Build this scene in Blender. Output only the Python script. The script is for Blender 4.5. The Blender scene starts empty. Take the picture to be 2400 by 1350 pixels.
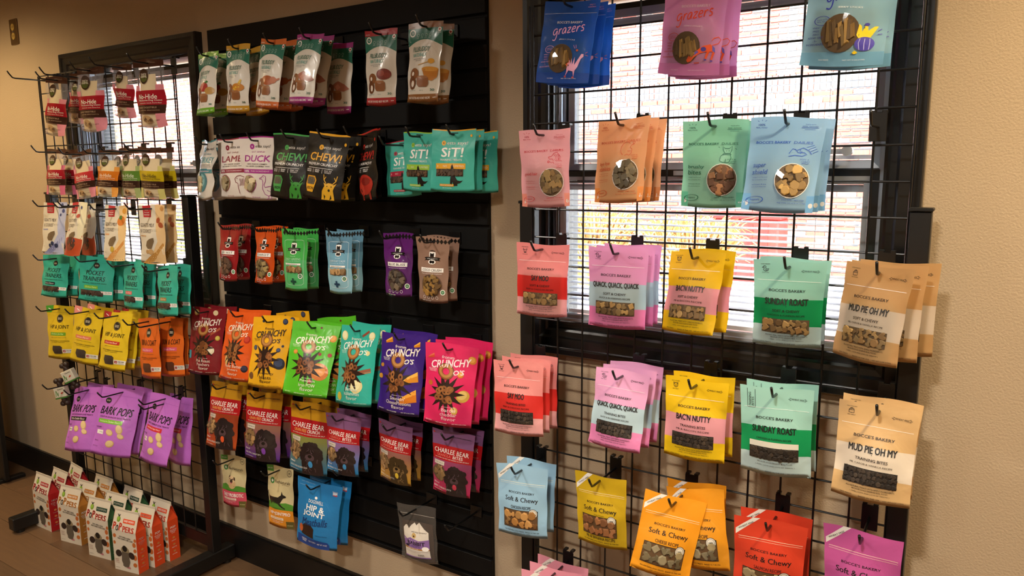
import bpy, bmesh, math, random
import numpy as np
from mathutils import Vector, Matrix, Euler
from mathutils.geometry import tessellate_polygon
random.seed(7)
SC = bpy.context.scene
COL = SC.collection
R = math.radians

# ------------------------------------------------------------------ camera, sky, sun, lamps, exposure
cam_d = bpy.data.cameras.new('camera'); cam = bpy.data.objects.new('camera', cam_d); COL.objects.link(cam)
cam_d.sensor_fit = 'HORIZONTAL'; cam_d.sensor_width = 36.0; cam_d.lens = 1744.68 / 2400 * 36.0
cam_d.clip_start = 0.05; cam_d.clip_end = 200
YAW, PITCH, ROLL = -0.574646, -0.155674, -0.006835
fwd = Vector((math.sin(YAW) * math.cos(PITCH), math.cos(YAW) * math.cos(PITCH), math.sin(PITCH)))
rgt = Vector((math.cos(YAW), -math.sin(YAW), 0)); upv = rgt.cross(fwd)
r2 = rgt * math.cos(ROLL) + upv * math.sin(ROLL); u2 = upv * math.cos(ROLL) - rgt * math.sin(ROLL)
M4 = Matrix((r2, u2, -fwd)).transposed().to_4x4(); M4.translation = Vector((1.0646, -1.8516, 1.6136))
cam.matrix_world = M4
SC.camera = cam

world = bpy.data.worlds.new('sky'); SC.world = world; world.use_nodes = True
wn = world.node_tree.nodes; bg = wn['Background']
bg.inputs['Color'].default_value = (0.86, 0.93, 1.0, 1); bg.inputs['Strength'].default_value = 7.3
sun_d = bpy.data.lights.new('sun', 'SUN'); sun_d.energy = 11.0; sun_d.angle = R(1.0); sun_d.color = (1, .97, .93)
sun = bpy.data.objects.new('sun', sun_d); COL.objects.link(sun)
sun.rotation_euler = Vector((-.35, .75, -.72)).to_track_quat('-Z', 'Y').to_euler()

# ceiling lamps: x, y, watts, colour (the fixtures themselves are built further down)
LAMPS = [(1.78, -.8, 24, (1.0, .81, .52)), (.75, -2.15, 26, (1.0, .94, .84)), (-1.15, -1.55, 15, (1.0, .92, .80)),
         (-3.15, -1.0, 18, (1.0, .76, .42)), (-.4, -3.6, 18, (1.0, .93, .82))]
SC.view_settings.view_transform = 'Standard'; SC.view_settings.look = 'None'
SC.cycles.transparent_max_bounces = 14; SC.cycles.max_bounces = 9
SC.view_settings.exposure = 0.15; SC.view_settings.gamma = 1.0; SC.view_settings.use_curve_mapping = False

# ------------------------------------------------------------------ helpers
def lin(h):
    h = h.lstrip('#'); o = []
    for i in (0, 2, 4):
        c = int(h[i:i + 2], 16) / 255
        o.append(c / 12.92 if c <= .04045 else ((c + .055) / 1.055) ** 2.4)
    return tuple(o) + (1,)
MATS = {}
def new_mat(name):
    m = bpy.data.materials.new(name); m.use_nodes = True
    return m, m.node_tree.nodes, m.node_tree.links, m.node_tree.nodes['Principled BSDF']
def mat(h, rough=.5, metal=0, trans=0, coat=0, spec=.5, wr=0):
    k = (h, rough, metal, trans, coat, spec, wr)
    if k in MATS: return MATS[k]
    m, n, l, b = new_mat('paint_' + h.strip('#'))
    b.inputs['Base Color'].default_value = lin(h); b.inputs['Roughness'].default_value = rough
    b.inputs['Metallic'].default_value = metal; b.inputs['Specular IOR Level'].default_value = spec
    b.inputs['Coat Weight'].default_value = coat; b.inputs['Coat Roughness'].default_value = .12
    if wr:                                                     # soft crinkles of a printed foil pouch
        tc = n.new('ShaderNodeTexCoord'); nz = n.new('ShaderNodeTexNoise'); nz.inputs['Scale'].default_value = 16; nz.inputs['Detail'].default_value = 2.5; nz.inputs['Distortion'].default_value = .8
        l.new(tc.outputs['Object'], nz.inputs['Vector']); bp = n.new('ShaderNodeBump'); bp.inputs['Strength'].default_value = .5; bp.inputs['Distance'].default_value = .006 * wr
        l.new(nz.outputs[0], bp.inputs['Height']); l.new(bp.outputs[0], b.inputs['Normal']); l.new(bp.outputs[0], b.inputs['Coat Normal'])
    if trans:
        t = n.new('ShaderNodeBsdfTranslucent'); t.inputs['Color'].default_value = tuple(c ** .55 for c in lin(h)[:3]) + (1,)
        x = n.new('ShaderNodeMixShader'); x.inputs[0].default_value = trans
        l.new(b.outputs[0], x.inputs[1]); l.new(t.outputs[0], x.inputs[2]); l.new(x.outputs[0], n['Material Output'].inputs[0])
    MATS[k] = m; return m
def film(h='#ffffff', alpha=.15, rough=.08):
    """clear film or glass: transparent with a Fresnel gloss; alpha adds some milky body"""
    k = ('film', h, alpha, rough)
    if k in MATS: return MATS[k]
    m, n, l, b = new_mat('clear_film')
    tr = n.new('ShaderNodeBsdfTransparent'); gl = n.new('ShaderNodeBsdfGlossy'); gl.inputs['Roughness'].default_value = rough
    lw = n.new('ShaderNodeLayerWeight'); lw.inputs[0].default_value = .5
    pw_ = n.new('ShaderNodeMath'); pw_.operation = 'POWER'; pw_.inputs[1].default_value = 4.5; l.new(lw.outputs['Facing'], pw_.inputs[0])
    fr = n.new('ShaderNodeMath'); fr.operation = 'MULTIPLY_ADD'; fr.inputs[1].default_value = .75; fr.inputs[2].default_value = .035; l.new(pw_.outputs[0], fr.inputs[0])
    m1 = n.new('ShaderNodeMixShader'); l.new(fr.outputs[0], m1.inputs[0]); l.new(tr.outputs[0], m1.inputs[1]); l.new(gl.outputs[0], m1.inputs[2])
    out = m1
    if alpha:
        b.inputs['Base Color'].default_value = lin(h); b.inputs['Roughness'].default_value = .4
        t = n.new('ShaderNodeBsdfTranslucent'); t.inputs['Color'].default_value = lin(h)
        m2 = n.new('ShaderNodeMixShader'); m2.inputs[0].default_value = .5; l.new(b.outputs[0], m2.inputs[1]); l.new(t.outputs[0], m2.inputs[2])
        out = n.new('ShaderNodeMixShader'); out.inputs[0].default_value = alpha; l.new(m1.outputs[0], out.inputs[1]); l.new(m2.outputs[0], out.inputs[2])
    l.new(out.outputs[0], n['Material Output'].inputs[0])
    MATS[k] = m; return m
def noisy(name, c1, c2, scale=8, rough=.6, bump=.2, bscale=60, stretch=(1, 1, 1), detail=4, bdist=.002):
    m, n, l, b = new_mat(name)
    tc = n.new('ShaderNodeTexCoord'); mp = n.new('ShaderNodeMapping'); mp.inputs['Scale'].default_value = stretch
    l.new(tc.outputs['Object'], mp.inputs[0])
    t = n.new('ShaderNodeTexNoise'); t.inputs['Scale'].default_value = scale; t.inputs['Detail'].default_value = detail
    l.new(mp.outputs[0], t.inputs['Vector'])
    mx = n.new('ShaderNodeMix'); mx.data_type = 'RGBA'; mx.inputs[6].default_value = lin(c1); mx.inputs[7].default_value = lin(c2)
    l.new(t.outputs[0], mx.inputs[0]); l.new(mx.outputs[2], b.inputs['Base Color'])
    b.inputs['Roughness'].default_value = rough
    if bump:
        t2 = n.new('ShaderNodeTexNoise'); t2.inputs['Scale'].default_value = bscale; t2.inputs['Detail'].default_value = 3
        l.new(mp.outputs[0], t2.inputs['Vector'])
        bp = n.new('ShaderNodeBump'); bp.inputs['Strength'].default_value = bump; bp.inputs['Distance'].default_value = bdist
        l.new(t2.outputs[0], bp.inputs['Height']); l.new(bp.outputs[0], b.inputs['Normal'])
    return m
def grad(c1, c2, z1, z2, rough=.3):
    k = ('grad', c1, c2, z1, z2)
    if k in MATS: return MATS[k]
    m, n, l, b = new_mat('printed_blend')
    tc = n.new('ShaderNodeTexCoord'); s = n.new('ShaderNodeSeparateXYZ'); l.new(tc.outputs['Object'], s.inputs[0])
    mr = n.new('ShaderNodeMapRange'); mr.inputs[1].default_value = z1; mr.inputs[2].default_value = z2; l.new(s.outputs[2], mr.inputs[0])
    mx = n.new('ShaderNodeMix'); mx.data_type = 'RGBA'; mx.inputs[6].default_value = lin(c1); mx.inputs[7].default_value = lin(c2)
    l.new(mr.outputs[0], mx.inputs[0]); l.new(mx.outputs[2], b.inputs['Base Color'])
    b.inputs['Roughness'].default_value = rough; b.inputs['Coat Weight'].default_value = .3; b.inputs['Coat Roughness'].default_value = .15
    MATS[k] = m; return m

class MB:
    """collects faces with materials, then links them as one mesh object"""
    def __init__(s): s.v = []; s.f = []; s.m = []; s.mats = []; s.smooth = False
    def mi(s, m):
        if m not in s.mats: s.mats.append(m)
        return s.mats.index(m)
    def add(s, vs, fs, m):
        o = len(s.v); i = s.mi(m); s.v += [tuple(q) for q in vs]
        for f in fs: s.f.append([k + o for k in f]); s.m.append(i)
    def box(s, x0, y0, z0, x1, y1, z1, m):
        s.add([(x0, y0, z0), (x1, y0, z0), (x1, y1, z0), (x0, y1, z0), (x0, y0, z1), (x1, y0, z1), (x1, y1, z1), (x0, y1, z1)],
              [(0, 3, 2, 1), (4, 5, 6, 7), (0, 1, 5, 4), (1, 2, 6, 5), (2, 3, 7, 6), (3, 0, 4, 7)], m)
    def bbox(s, x0, y0, z0, x1, y1, z1, m, b=.002):
        """box with chamfered edges along z and y"""
        bm = bmesh.new(); bmesh.ops.create_cube(bm, size=1)
        for q in bm.verts: q.co = Vector(((q.co.x + .5) * (x1 - x0) + x0, (q.co.y + .5) * (y1 - y0) + y0, (q.co.z + .5) * (z1 - z0) + z0))
        bmesh.ops.bevel(bm, geom=bm.edges[:], offset=b, segments=1, affect='EDGES')
        bm.verts.index_update()
        s.add([q.co[:] for q in bm.verts], [[q.index for q in f.verts] for f in bm.faces], m); bm.free()
    def tube(s, pts, r, m, n=8):
        pts = [Vector(q) for q in pts]; vs = []; fs = []
        for i, q in enumerate(pts):
            t = (pts[min(i + 1, len(pts) - 1)] - pts[max(i - 1, 0)]).normalized()
            a = t.orthogonal().normalized() if abs(t.x) > .99 else Vector((1, 0, 0)).cross(t).normalized()
            b = t.cross(a)
            for k in range(n): vs.append(q + (a * math.cos(k * 2 * math.pi / n) + b * math.sin(k * 2 * math.pi / n)) * r)
        for i in range(len(pts) - 1):
            for k in range(n): fs.append((i * n + k, i * n + (k + 1) % n, (i + 1) * n + (k + 1) % n, (i + 1) * n + k))
        fs.append(tuple(range(n))[::-1]); fs.append(tuple((len(pts) - 1) * n + k for k in range(n)))
        s.add(vs, fs, m)
    def cyl(s, c, r, h, m, n=20, ax='z'):
        d = {'x': (h / 2, 0, 0), 'y': (0, h / 2, 0), 'z': (0, 0, h / 2)}[ax]; c = Vector(c); d = Vector(d)
        s.tube([c - d, c + d], r, m, n)
    def loft(s, rect, prof, m):
        """mitred frame: rect x0,z0,x1,z1 and a profile of (outward, y)"""
        x0, z0, x1, z1 = rect; vs = []; fs = []; n = len(prof)
        for o, y in prof: vs += [(x0 - o, y, z0 - o), (x1 + o, y, z0 - o), (x1 + o, y, z1 + o), (x0 - o, y, z1 + o)]
        for i in range(n):
            j = (i + 1) % n
            for k in range(4): fs.append((i * 4 + k, i * 4 + (k + 1) % 4, j * 4 + (k + 1) % 4, j * 4 + k))
        s.add(vs, fs, m)
    def mesh(s, name):
        me = bpy.data.meshes.new(name); me.from_pydata(s.v, [], s.f)
        for m in s.mats: me.materials.append(m)
        me.polygons.foreach_set('material_index', s.m)
        if s.smooth: me.polygons.foreach_set('use_smooth', [True] * len(s.f))
        me.update(); return me
    def obj(s, name, parent=None, loc=(0, 0, 0)):
        return link(name, s.mesh(name), parent, loc)
def link(name, me, parent=None, loc=(0, 0, 0)):
    o = bpy.data.objects.new(name, me); COL.objects.link(o); o.location = loc
    if parent: o.parent = parent
    return o
def empty(name, loc=(0, 0, 0), rot=(0, 0, 0)):
    o = bpy.data.objects.new(name, None); COL.objects.link(o); o.location = loc; o.rotation_euler = rot; o.empty_display_size = .05
    return o
def tag(o, label=None, cat=None, group=None, kind=None):
    for k, v in (('label', label), ('category', cat), ('group', group), ('kind', kind)):
        if v: o[k] = v
    return o

BLACK = mat('#0d0c0c', .42); BLACKM = mat('#0b0b0c', .3, spec=.6); GREY = mat('#9ea1a8', .4, .25); WHITE = mat('#e8e8ea', .5)

# ------------------------------------------------------------------ room shell
WX0, WX1, WY, CZ = -4.3, 3.3, -4.6, 2.75
DXW = -2.475                                      # second window = first window shifted along the wall
OPEN = (0.0, 1.165, .858, 2.075)                  # opening x0,z0,x1,z1
wallm = noisy('orange_peel_paint', '#b7a083', '#b09a7e', 3, .7, .5, 210, detail=2, bdist=.0028)
def holed_wall(name, y0, y1, m):
    b = MB(); xs = [WX0 - .2, OPEN[0] + DXW, OPEN[2] + DXW, OPEN[0], OPEN[2], WX1 + .2]; zs = [-.1, OPEN[1], OPEN[3], CZ + .3]
    for i in range(5):
        for j in range(3):
            if j == 1 and i in (1, 3): continue
            b.box(xs[i], y0, zs[j], xs[i + 1], y1, zs[j + 1], m)
    return tag(b.obj(name), kind='structure')
holed_wall('wall_back', 0, .16, wallm)
def slab(name, a, m):
    b = MB(); b.box(*a, m); return tag(b.obj(name), kind='structure')
slab('wall_left', (WX0 - .2, WY, -.1, WX0, 0, CZ), wallm); slab('wall_right', (WX1, WY, -.1, WX1 + .2, 0, CZ), wallm)
slab('wall_front', (WX0 - .2, WY - .2, -.1, WX1 + .2, WY, CZ), wallm)
slab('ceiling', (WX0 - .2, WY - .2, CZ, WX1 + .2, .16, CZ + .2), mat('#d8d2c6', .8))
b = MB(); b.box(WX0, -.016, 0, WX1, 0, .125, BLACK); b.box(WX0, -.012, .125, WX1, 0, .132, BLACK)
tag(b.obj('baseboard_back'), kind='structure')
for nm, xa, xb in (('baseboard_left', WX0, WX0 + .016), ('baseboard_right', WX1 - .016, WX1)):
    b = MB(); b.box(xa, WY, 0, xb, -.016, .13, BLACK); tag(b.obj(nm), kind='structure')

# floor of separate planks
floor = slab('floor', (WX0, WY, -.1, WX1, 0, -.004), mat('#3a2a1c', .8))
woods = []
for i, (a, c) in enumerate((('#513a28', '#7c5c40'), ('#5c4430', '#715439'), ('#493525', '#6b5037'))):
    woods.append(noisy('oak_laminate', a, c, 5, .42, .15, 30, (1.2, 14, 3), 6, .001))
pw, pl = .185, 1.22; row = 0; y = -.014
plank_me = []
for w in woods:
    q = MB(); q.bbox(0, -pw + .0016, -.006, pl - .0016, 0, 0, w, .0012); plank_me.append(q.mesh('plank'))
while y > WY:
    x = WX0 - (row * .47) % pl
    while x < WX1:
        o = link('plank', plank_me[random.randrange(3)], floor, (x, y, 0)); x += pl
    y -= pw; row += 1

# ------------------------------------------------------------------ windows
glassm = film('#ffffff', 0, .01)
slatm = mat('#e9eef6', .45, trans=.35)
def window(n, dx):
    w = tag(empty('window_%d' % n, (dx, 0, 0)), kind='structure')
    x0, z0, x1, z1 = OPEN
    b = MB(); b.loft((x0, z0, x1, z1), [(0, 0), (0, -.016), (.006, -.02), (.02, -.022), (.026, -.028), (.05, -.03), (.056, -.036), (.07, -.036), (.073, -.03), (.073, 0)], BLACKM)
    b.obj('casing', w)
    b = MB(); b.loft((x0 + .008, z0 + .008, x1 - .008, z1 - .008), [(0, .15), (0, 0), (.0078, 0), (.0078, .15)], BLACKM); b.obj('jamb', w)
    alu = mat('#b4c2d4', .35, .3)  # aluminium; the sky's bluish reflection is put into the base colour
    for sx, k in ((x0 + .008, 1), (x1 - .008, -1)):          # metal sash tracks in the jambs
        for ya, yb, d in ((.016, .036, .004), (.052, .078, .005)):
            b = MB(); b.box(min(sx, sx + k * d), ya, z0 + .01, max(sx, sx + k * d), yb, z1 - .01, alu); b.obj('sash_track', w)
    for sx in (x0 + .009, x1 - .020):
        b = MB(); b.box(sx, .024, z0 + .03, sx + .011, .030, z1 - .012, alu); b.obj('sash_track', w)
    b = MB(); b.box(x0 + .008, .002, z0 + .008, x1 - .008, .15, z0 + .02, BLACKM); b.box(x0 + .01, .004, z0 + .02, x1 - .01, .016, z0 + .028, GREY); b.obj('window_sill', w)
    # sashes: lower (inner) and upper (outer)
    for nm, (a, c, d, e), yy in (('lower', (.037, 1.203, .806, 1.578), .036), ('upper', (.040, 1.634, .815, 2.022), .078)):
        s = empty('sash', (0, 0, 0)); s.parent = w
        f = MB()
        f.loft((a - .012, c - .012, d + .012, e + .012), [(0, yy - .012), (.022, yy - .014), (.022, yy + .038), (0, yy + .038)], BLACKM); f.obj('sash_frame', s)
        f = MB(); f.loft((a, c, d, e), [(0, yy + .0), (.002, yy - .010), (.019, yy - .0145), (.019, yy + .004)], GREY); f.obj('glazing_bead', s)
        for k, g in enumerate((yy - .005, yy + .034)):
            f = MB(); f.box(a - .004, g - .0015, c - .004, d + .004, g + .0015, e + .004, glassm); f.obj('glass_pane', s)
        # blind between the panes
        bl = tag(empty('window_blind', (dx, 0, 0)), 'white slatted blind in the %s sash of the window behind the %s' % (nm, 'rack of pastel pouches' if n == 1 else 'rack of rawhide chews'), 'blind', 'between-glass blinds')
        me = None; z = e - .03
        h = MB(); h.box(a, yy + .004, e - .018, d, yy + .018, e - .001, mat('#9b9ea6', .5)); h.obj('head_rail', bl)
        h = MB(); h.box(a, yy + .005, c + .002, d, yy + .017, c + .012, WHITE); h.obj('bottom_rail', bl)
        sl = MB(); 
        pr = [(-.0165, -.0022), (-.006, .0004), (.006, .0010), (.0165, .0002)]
        vs = []
        for xx in (a + .004, d - .004):
            for py, pz in pr: vs.append((xx, py + yy + .0135, pz))
            for py, pz in pr: vs.append((xx, py + yy + .0135, pz - .0005))
        sl.add(vs, [(0, 1, 9, 8), (1, 2, 10, 9), (2, 3, 11, 10), (4, 12, 13, 5), (5, 13, 14, 6), (6, 14, 15, 7), (0, 8, 12, 4), (3, 7, 15, 11), (0, 4, 5, 1), (1, 5, 6, 2), (2, 6, 7, 3), (8, 9, 13, 12), (9, 10, 14, 13), (10, 11, 15, 14)], slatm)
        me = sl.mesh('slat')
        while z > c + .018: link('slat', me, bl, (0, 0, z)); z -= .0158
        for xx in (a + .10, (a + d) / 2, d - .10):
            f = MB(); f.tube([(xx, yy + .004, c + .01), (xx, yy + .004, e - .02)], .0007, WHITE, 4); f.obj('ladder_cord', bl)
    f = MB(); f.box(.36, .006, 1.60, .50, .022, 1.612, GREY); f.bbox(.415, -.004, 1.606, .445, .02, 1.618, GREY, .002); f.obj('sash_lock', w)
    f = MB(); f.cyl((.765, .05, 1.655), .012, .018, GREY, 14, 'y'); f.box(.725, .05, 1.648, .765, .056, 1.660, GREY); f.obj('blind_knob', w)
window(1, 0.0); window(2, DXW)

# ------------------------------------------------------------------ outside: yard, brick building, shrubs
slab('ground', (-40, .4, .2, 25, 40, .34), noisy('pale_concrete', '#cfcdc8', '#dcdad6', 3, .9, .2, 40))
YB = 7.51
house = tag(empty('brick_building', (-2.0, YB, .34)), 'red brick building with grey soldier courses seen through the windows', 'building')
b = MB(); b.box(-.8 - 5, .03, 0, 6, 4, 7, mat('#dcd8d2', .9)); b.obj('mortar_wall', house)
far = noisy('far_brick', '#a85c40', '#c07c5c', 40, .9, 0)
def bricktex():
    m, n, l, bs = new_mat('far_brickwork')
    tc = n.new('ShaderNodeTexCoord'); mp = n.new('ShaderNodeMapping'); mp.inputs['Rotation'].default_value = (R(90), 0, 0); l.new(tc.outputs['Object'], mp.inputs[0])
    t = n.new('ShaderNodeTexBrick'); t.inputs['Scale'].default_value = 4.7; t.inputs['Color1'].default_value = lin('#b05a48'); t.inputs['Color2'].default_value = lin('#a86a5c'); t.inputs['Mortar'].default_value = lin('#dcd8d2')
    t.inputs['Mortar Size'].default_value = .03; t.inputs['Brick Width'].default_value = 1.0; t.inputs['Row Height'].default_value = .33
    l.new(mp.outputs[0], t.inputs['Vector']); l.new(t.outputs[0], bs.inputs['Base Color']); bs.inputs['Roughness'].default_value = .9
    return m
b = MB(); b.box(-20, .0, 0, -3.2, 4, 7, bricktex()); b.obj('side_wing', house)
bm_ = [noisy('fired_brick', a, c, 18, .85, .5, 90) for a, c in (('#b05a4a', '#bd6c5c'), ('#b06c60', '#bc7e72'), ('#c48e7a', '#ce9e8c'), ('#95918f', '#a6a09e'))]
def brick_mesh(w, h, m):
    q = MB(); q.bbox(0, 0, 0, w, .06, h, m, .004); return q.mesh('brick')
BW, BH, BP, BR = .203, .057, .213, .0677
long_me = [brick_mesh(BW, BH, m) for m in bm_]; sold_me = [brick_mesh(BH, BW, bm_[3]), brick_mesh(BH, BW, bm_[1])]
cells = []
z = .0; r = 0
SOLD = (1.90, 2.20)
nrow = int(3.9 / BR); soldier_rows = {27: 1, 28: 0, 29: 0, 32: 1, 33: 0, 34: 0}
for r in range(nrow):
    z = r * BR + .005
    if r in soldier_rows:
        if soldier_rows[r]:
            x = -2.6
            while x < 2.4: cells.append((x, z, sold_me[0] if random.random() < .75 else sold_me[1])); x += BR
        continue
    x = -2.75 + (r % 2) * BP / 2; k = 0
    while x < 2.4:
        g = (abs(x + 1.04) < .11 or abs(x - .85) < .11) and r > 34
        q = random.random()
        cells.append((x, z, long_me[3] if g or q > .9 else long_me[0 if q < .5 else (1 if q < .72 else 2)])); x += BP
cells.sort(key=lambda c: (c[0] + .1) ** 2 + (c[1] - 2.3) ** 2)
for x, z, me in cells[:298]: link('brick', me, house, (x, 0, z))
b = MB()
for x, z, me in cells[298:]:
    q = [v.co + Vector((x, 0, z)) for v in me.vertices]; b.add(q, [list(p.vertices) for p in me.polygons], me.materials[0])
tag(b.obj('brickwork', house), kind='stuff')
b = MB(); b.bbox(-.03, -.5, 0, .72, -.05, .72, mat('#b03a34', .5), .02); b.bbox(-.06, -.54, .72, .75, -.02, .78, mat('#8f2d2a', .5), .01)
for k in range(4): b.box(.05 + k * .17, -.515, .06, .10 + k * .17, -.5, .66, mat('#9c302c', .5))
rb = tag(b.obj('waste_bin', None, (-1.66, 7.2, .34)), 'red lidded waste bin standing against the brick building outside', 'bin')
twig = [mat(c, .8) for c in ('#c9a05a', '#a9793c', '#e0c07c', '#8d6b34')]
def shrub(name, loc, rx, h, n, label, tw):
    b = MB(); rnd = random.Random(n)
    for i in range(n):
        a = rnd.random() * 6.283; l = rnd.random() ** .5; bx, by = rx * .35 * l * math.cos(a), rx * .25 * l * math.sin(a)
        hh = h * (.55 + .45 * rnd.random()); ex, ey = bx * 2.6 + rnd.gauss(0, .1), by * 2.2 + rnd.gauss(0, .08)
        pts = [(bx, by, 0), (bx * 1.3, by * 1.2, hh * .5), ((bx + ex) * .62, (by + ey) * .6, hh * .9), (ex, ey, hh * (.75 + .25 * rnd.random()))]
        w = .008 + .008 * rnd.random(); vs = []
        for k, p in enumerate(pts):
            ww = w * (1 - k * .22); vs += [(p[0] - ww, p[1], p[2]), (p[0] + ww, p[1] + ww * .5, p[2])]
        b.add(vs, [(0, 1, 3, 2), (2, 3, 5, 4), (4, 5, 7, 6)], rnd.choice(tw))
    return tag(b.obj(name, None, loc), label, 'shrub', 'dry shrubs in the yard', 'thing')
shrub('dry_shrub', (-1.45, 5.2, .34), .62, .90, 900, 'dry yellow shrub in the yard beside the red bin', twig)
shrub('dry_shrub', (-2.72, 5.7, .34), .66, .92, 900, 'dry yellow shrub at the far end of the yard bed, away from the bin', twig)
gr = [mat(c, .8) for c in ('#9aa05a', '#b9ad66', '#7d8a4a')]
shrub('dry_shrub', (-10.2, 5.4, .34), 1.3, .75, 900, 'low green and yellow shrub outside the window with purple pouches below', gr)
b = MB(); b.bbox(0, 0, 0, .7, .3, .28, mat('#e2a83a', .6), .03); tag(b.obj('kerb_block', None, (-7.2, 3.6, .34)), 'yellow painted kerb block on the pale ground outside', 'kerb block')
# ------------------------------------------------------------------ ceiling lamps
for i, (x, y, w, c) in enumerate(LAMPS):
    t = tag(empty('ceiling_light', (x, y, CZ)), ['recessed ceiling light above the beige wall by the pastel rack', 'recessed ceiling light over the aisle facing the pastel rack', 'recessed ceiling light facing the black slatwall', 'recessed ceiling light near the wall outlet', 'recessed ceiling light at the back of the shop'][i], 'ceiling light', 'recessed ceiling lights')
    q = MB(); q.loft((-.06, -.06, .06, .06), [(0, 0), (.02, 0), (.02, .01), (0, .01)], WHITE)
    q.v = [(a, d, -e) for a, e, d in q.v]; q.obj('trim_ring', t)
    em, n_, l_, p_ = new_mat('lamp_lens'); p_.inputs['Emission Color'].default_value = c + (1,); p_.inputs['Emission Strength'].default_value = 6
    q = MB(); q.cyl((0, 0, -.004), .055, .004, em, 20); q.obj('lens', t)
    ld = bpy.data.lights.new('lamp', 'SPOT'); ld.energy = w * 10; ld.color = c; ld.shadow_soft_size = .11; ld.spot_size = R(150); ld.spot_blend = .6
    lo = bpy.data.objects.new('lamp', ld); COL.objects.link(lo); lo.parent = t; lo.location = (0, 0, -.02)

# ------------------------------------------------------------------ slatwall
SX0, SX1 = -1.485, -.207
slatb = noisy('black_melamine', '#0a0909', '#0f0e0d', 20, .55, .08, 300)
slatb.node_tree.nodes['Principled BSDF'].inputs['Specular IOR Level'].default_value = .2
sw = tag(empty('slatwall_panel', ((SX0 + SX1) / 2, 0, .285)), 'tall black slatwall panel with horizontal grooves between the two windows', 'slatwall')
hw = (SX1 - SX0) / 2
b = MB(); b.box(-hw, -.009, 0, hw, -.001, 1.86, slatb); b.obj('backing', sw)
gz = 2.058                                    # highest groove
zs = [2.145] + [gz - .0762 * k for k in range(25) if gz - .0762 * k > .30] + [.285]
for i in range(len(zs) - 1):
    top = zs[i] - (.006 if i else 0); bot = zs[i + 1] + (.006 if i < len(zs) - 2 else 0)
    q = MB(); q.bbox(-hw, -.02, bot - .285, hw, -.0092, top - .285, slatb, .0012); q.obj('slat', sw)

# ------------------------------------------------------------------ grid racks
def rack(x0, n, yg, label, dbl):
    wd = n * .0762
    t = tag(empty('grid_display_rack', (x0 + wd / 2, yg, 0)), label, 'display rack', 'black wire grid racks')
    zt, rows = 2.0436, 25; zb = zt - rows * .0762; h = wd / 2
    def wire(p0, p1, me={}):
        key = (round((Vector(p1) - Vector(p0)).length, 3), p0[0] == p1[0])
        if key not in me:
            q = MB(); q.smooth = False; d = Vector(p1) - Vector(p0); q.tube([(0, 0, 0), d], .0026, BLACKM, 8); me[key] = q.mesh('wire')
        link('wire', me[key], t, p0)
    for k in range(rows + 1): wire((-h, .0, zt - k * .0762), (h, .0, zt - k * .0762))
    for k in range(n + 1): wire((-h + k * .0762, -.0045, zb), (-h + k * .0762, -.0045, zt))
    for s in dbl: wire((s * (h + .012), -.0045, zb), (s * (h + .012), -.0045, zt))
    for s in (-1, 1):
        q = MB(); xx = s * (h + .022); q.bbox(xx - .02, -.012, .075, xx + .02, .028, 1.525, BLACK, .002); q.obj('post', t)
        q = MB(); q.bbox(xx - .023, -.016, 1.5252, xx + .023, .032, 1.533, BLACK, .002); q.obj('post_cap', t)
        q = MB(); q.bbox(xx - .025, -.31, .016, xx + .025, .088, .075, BLACK, .004)
        q.obj('foot', t)
        for yy in (-.275, .06):
            q = MB(); q.cyl((xx, yy, .008), .018, .016, BLACK, 14); q.obj('levelling_pad', t)
    q = MB(); q.bbox(-h - .002, .0, .085, h + .002, .02, .135, BLACK, .002); q.obj('cross_bar', t)
    return t
YGR, YGL = -.09, -.12
rack(0.0, 12, YGR, 'black wire grid rack of pastel pouches in front of the window near the beige corner', (-1,))
rack(-2.547, 13, YGL, 'black wire grid rack with chews on top and cartons at its foot', (-1, 1))

# ------------------------------------------------------------------ outlet, and a stand-in board for an unidentified dark edge
t = tag(empty('wall_outlet', (-2.998, 0, 2.297)), 'brass duplex outlet plate high on the tan wall', 'outlet')
pl_ = mat('#8a6f4d', .3, .7)
b = MB(); b.bbox(-.038, -.006, -.06, .038, 0, .06, pl_, .003); b.obj('cover_plate', t)
for s in (-1, 1):
    b = MB(); b.cyl((0, -.007, s * .021), .016, .004, mat('#c9a85a', .4), 18, 'y'); o = b.obj('socket', t)
    c = MB()
    for k in (-1, 1): c.box(k * .006 - .001, -.0095, s * .021 - .004, k * .006 + .001, -.0088, s * .021 + .006, BLACK)
    c.obj('slot', o)
b = MB(); b.cyl((0, -.007, 0), .003, .002, GREY, 8, 'y'); b.obj('screw', t)
t = tag(empty('stand_in_board', (-3.445, -.175, 0), (0, 0, 0)), 'tall black stand-in board at the outlet end of the wall', 'stand-in board')
b = MB(); b.bbox(-.25, -.012, .02, .25, .012, 1.46, BLACK, .003); b.obj('panel', t)
for s in (-1, 1):
    b = MB(); b.bbox(s * .2 - .02, -.1, 0, s * .2 + .02, .1, .02, BLACK, .003); b.obj('foot', t)

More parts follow.
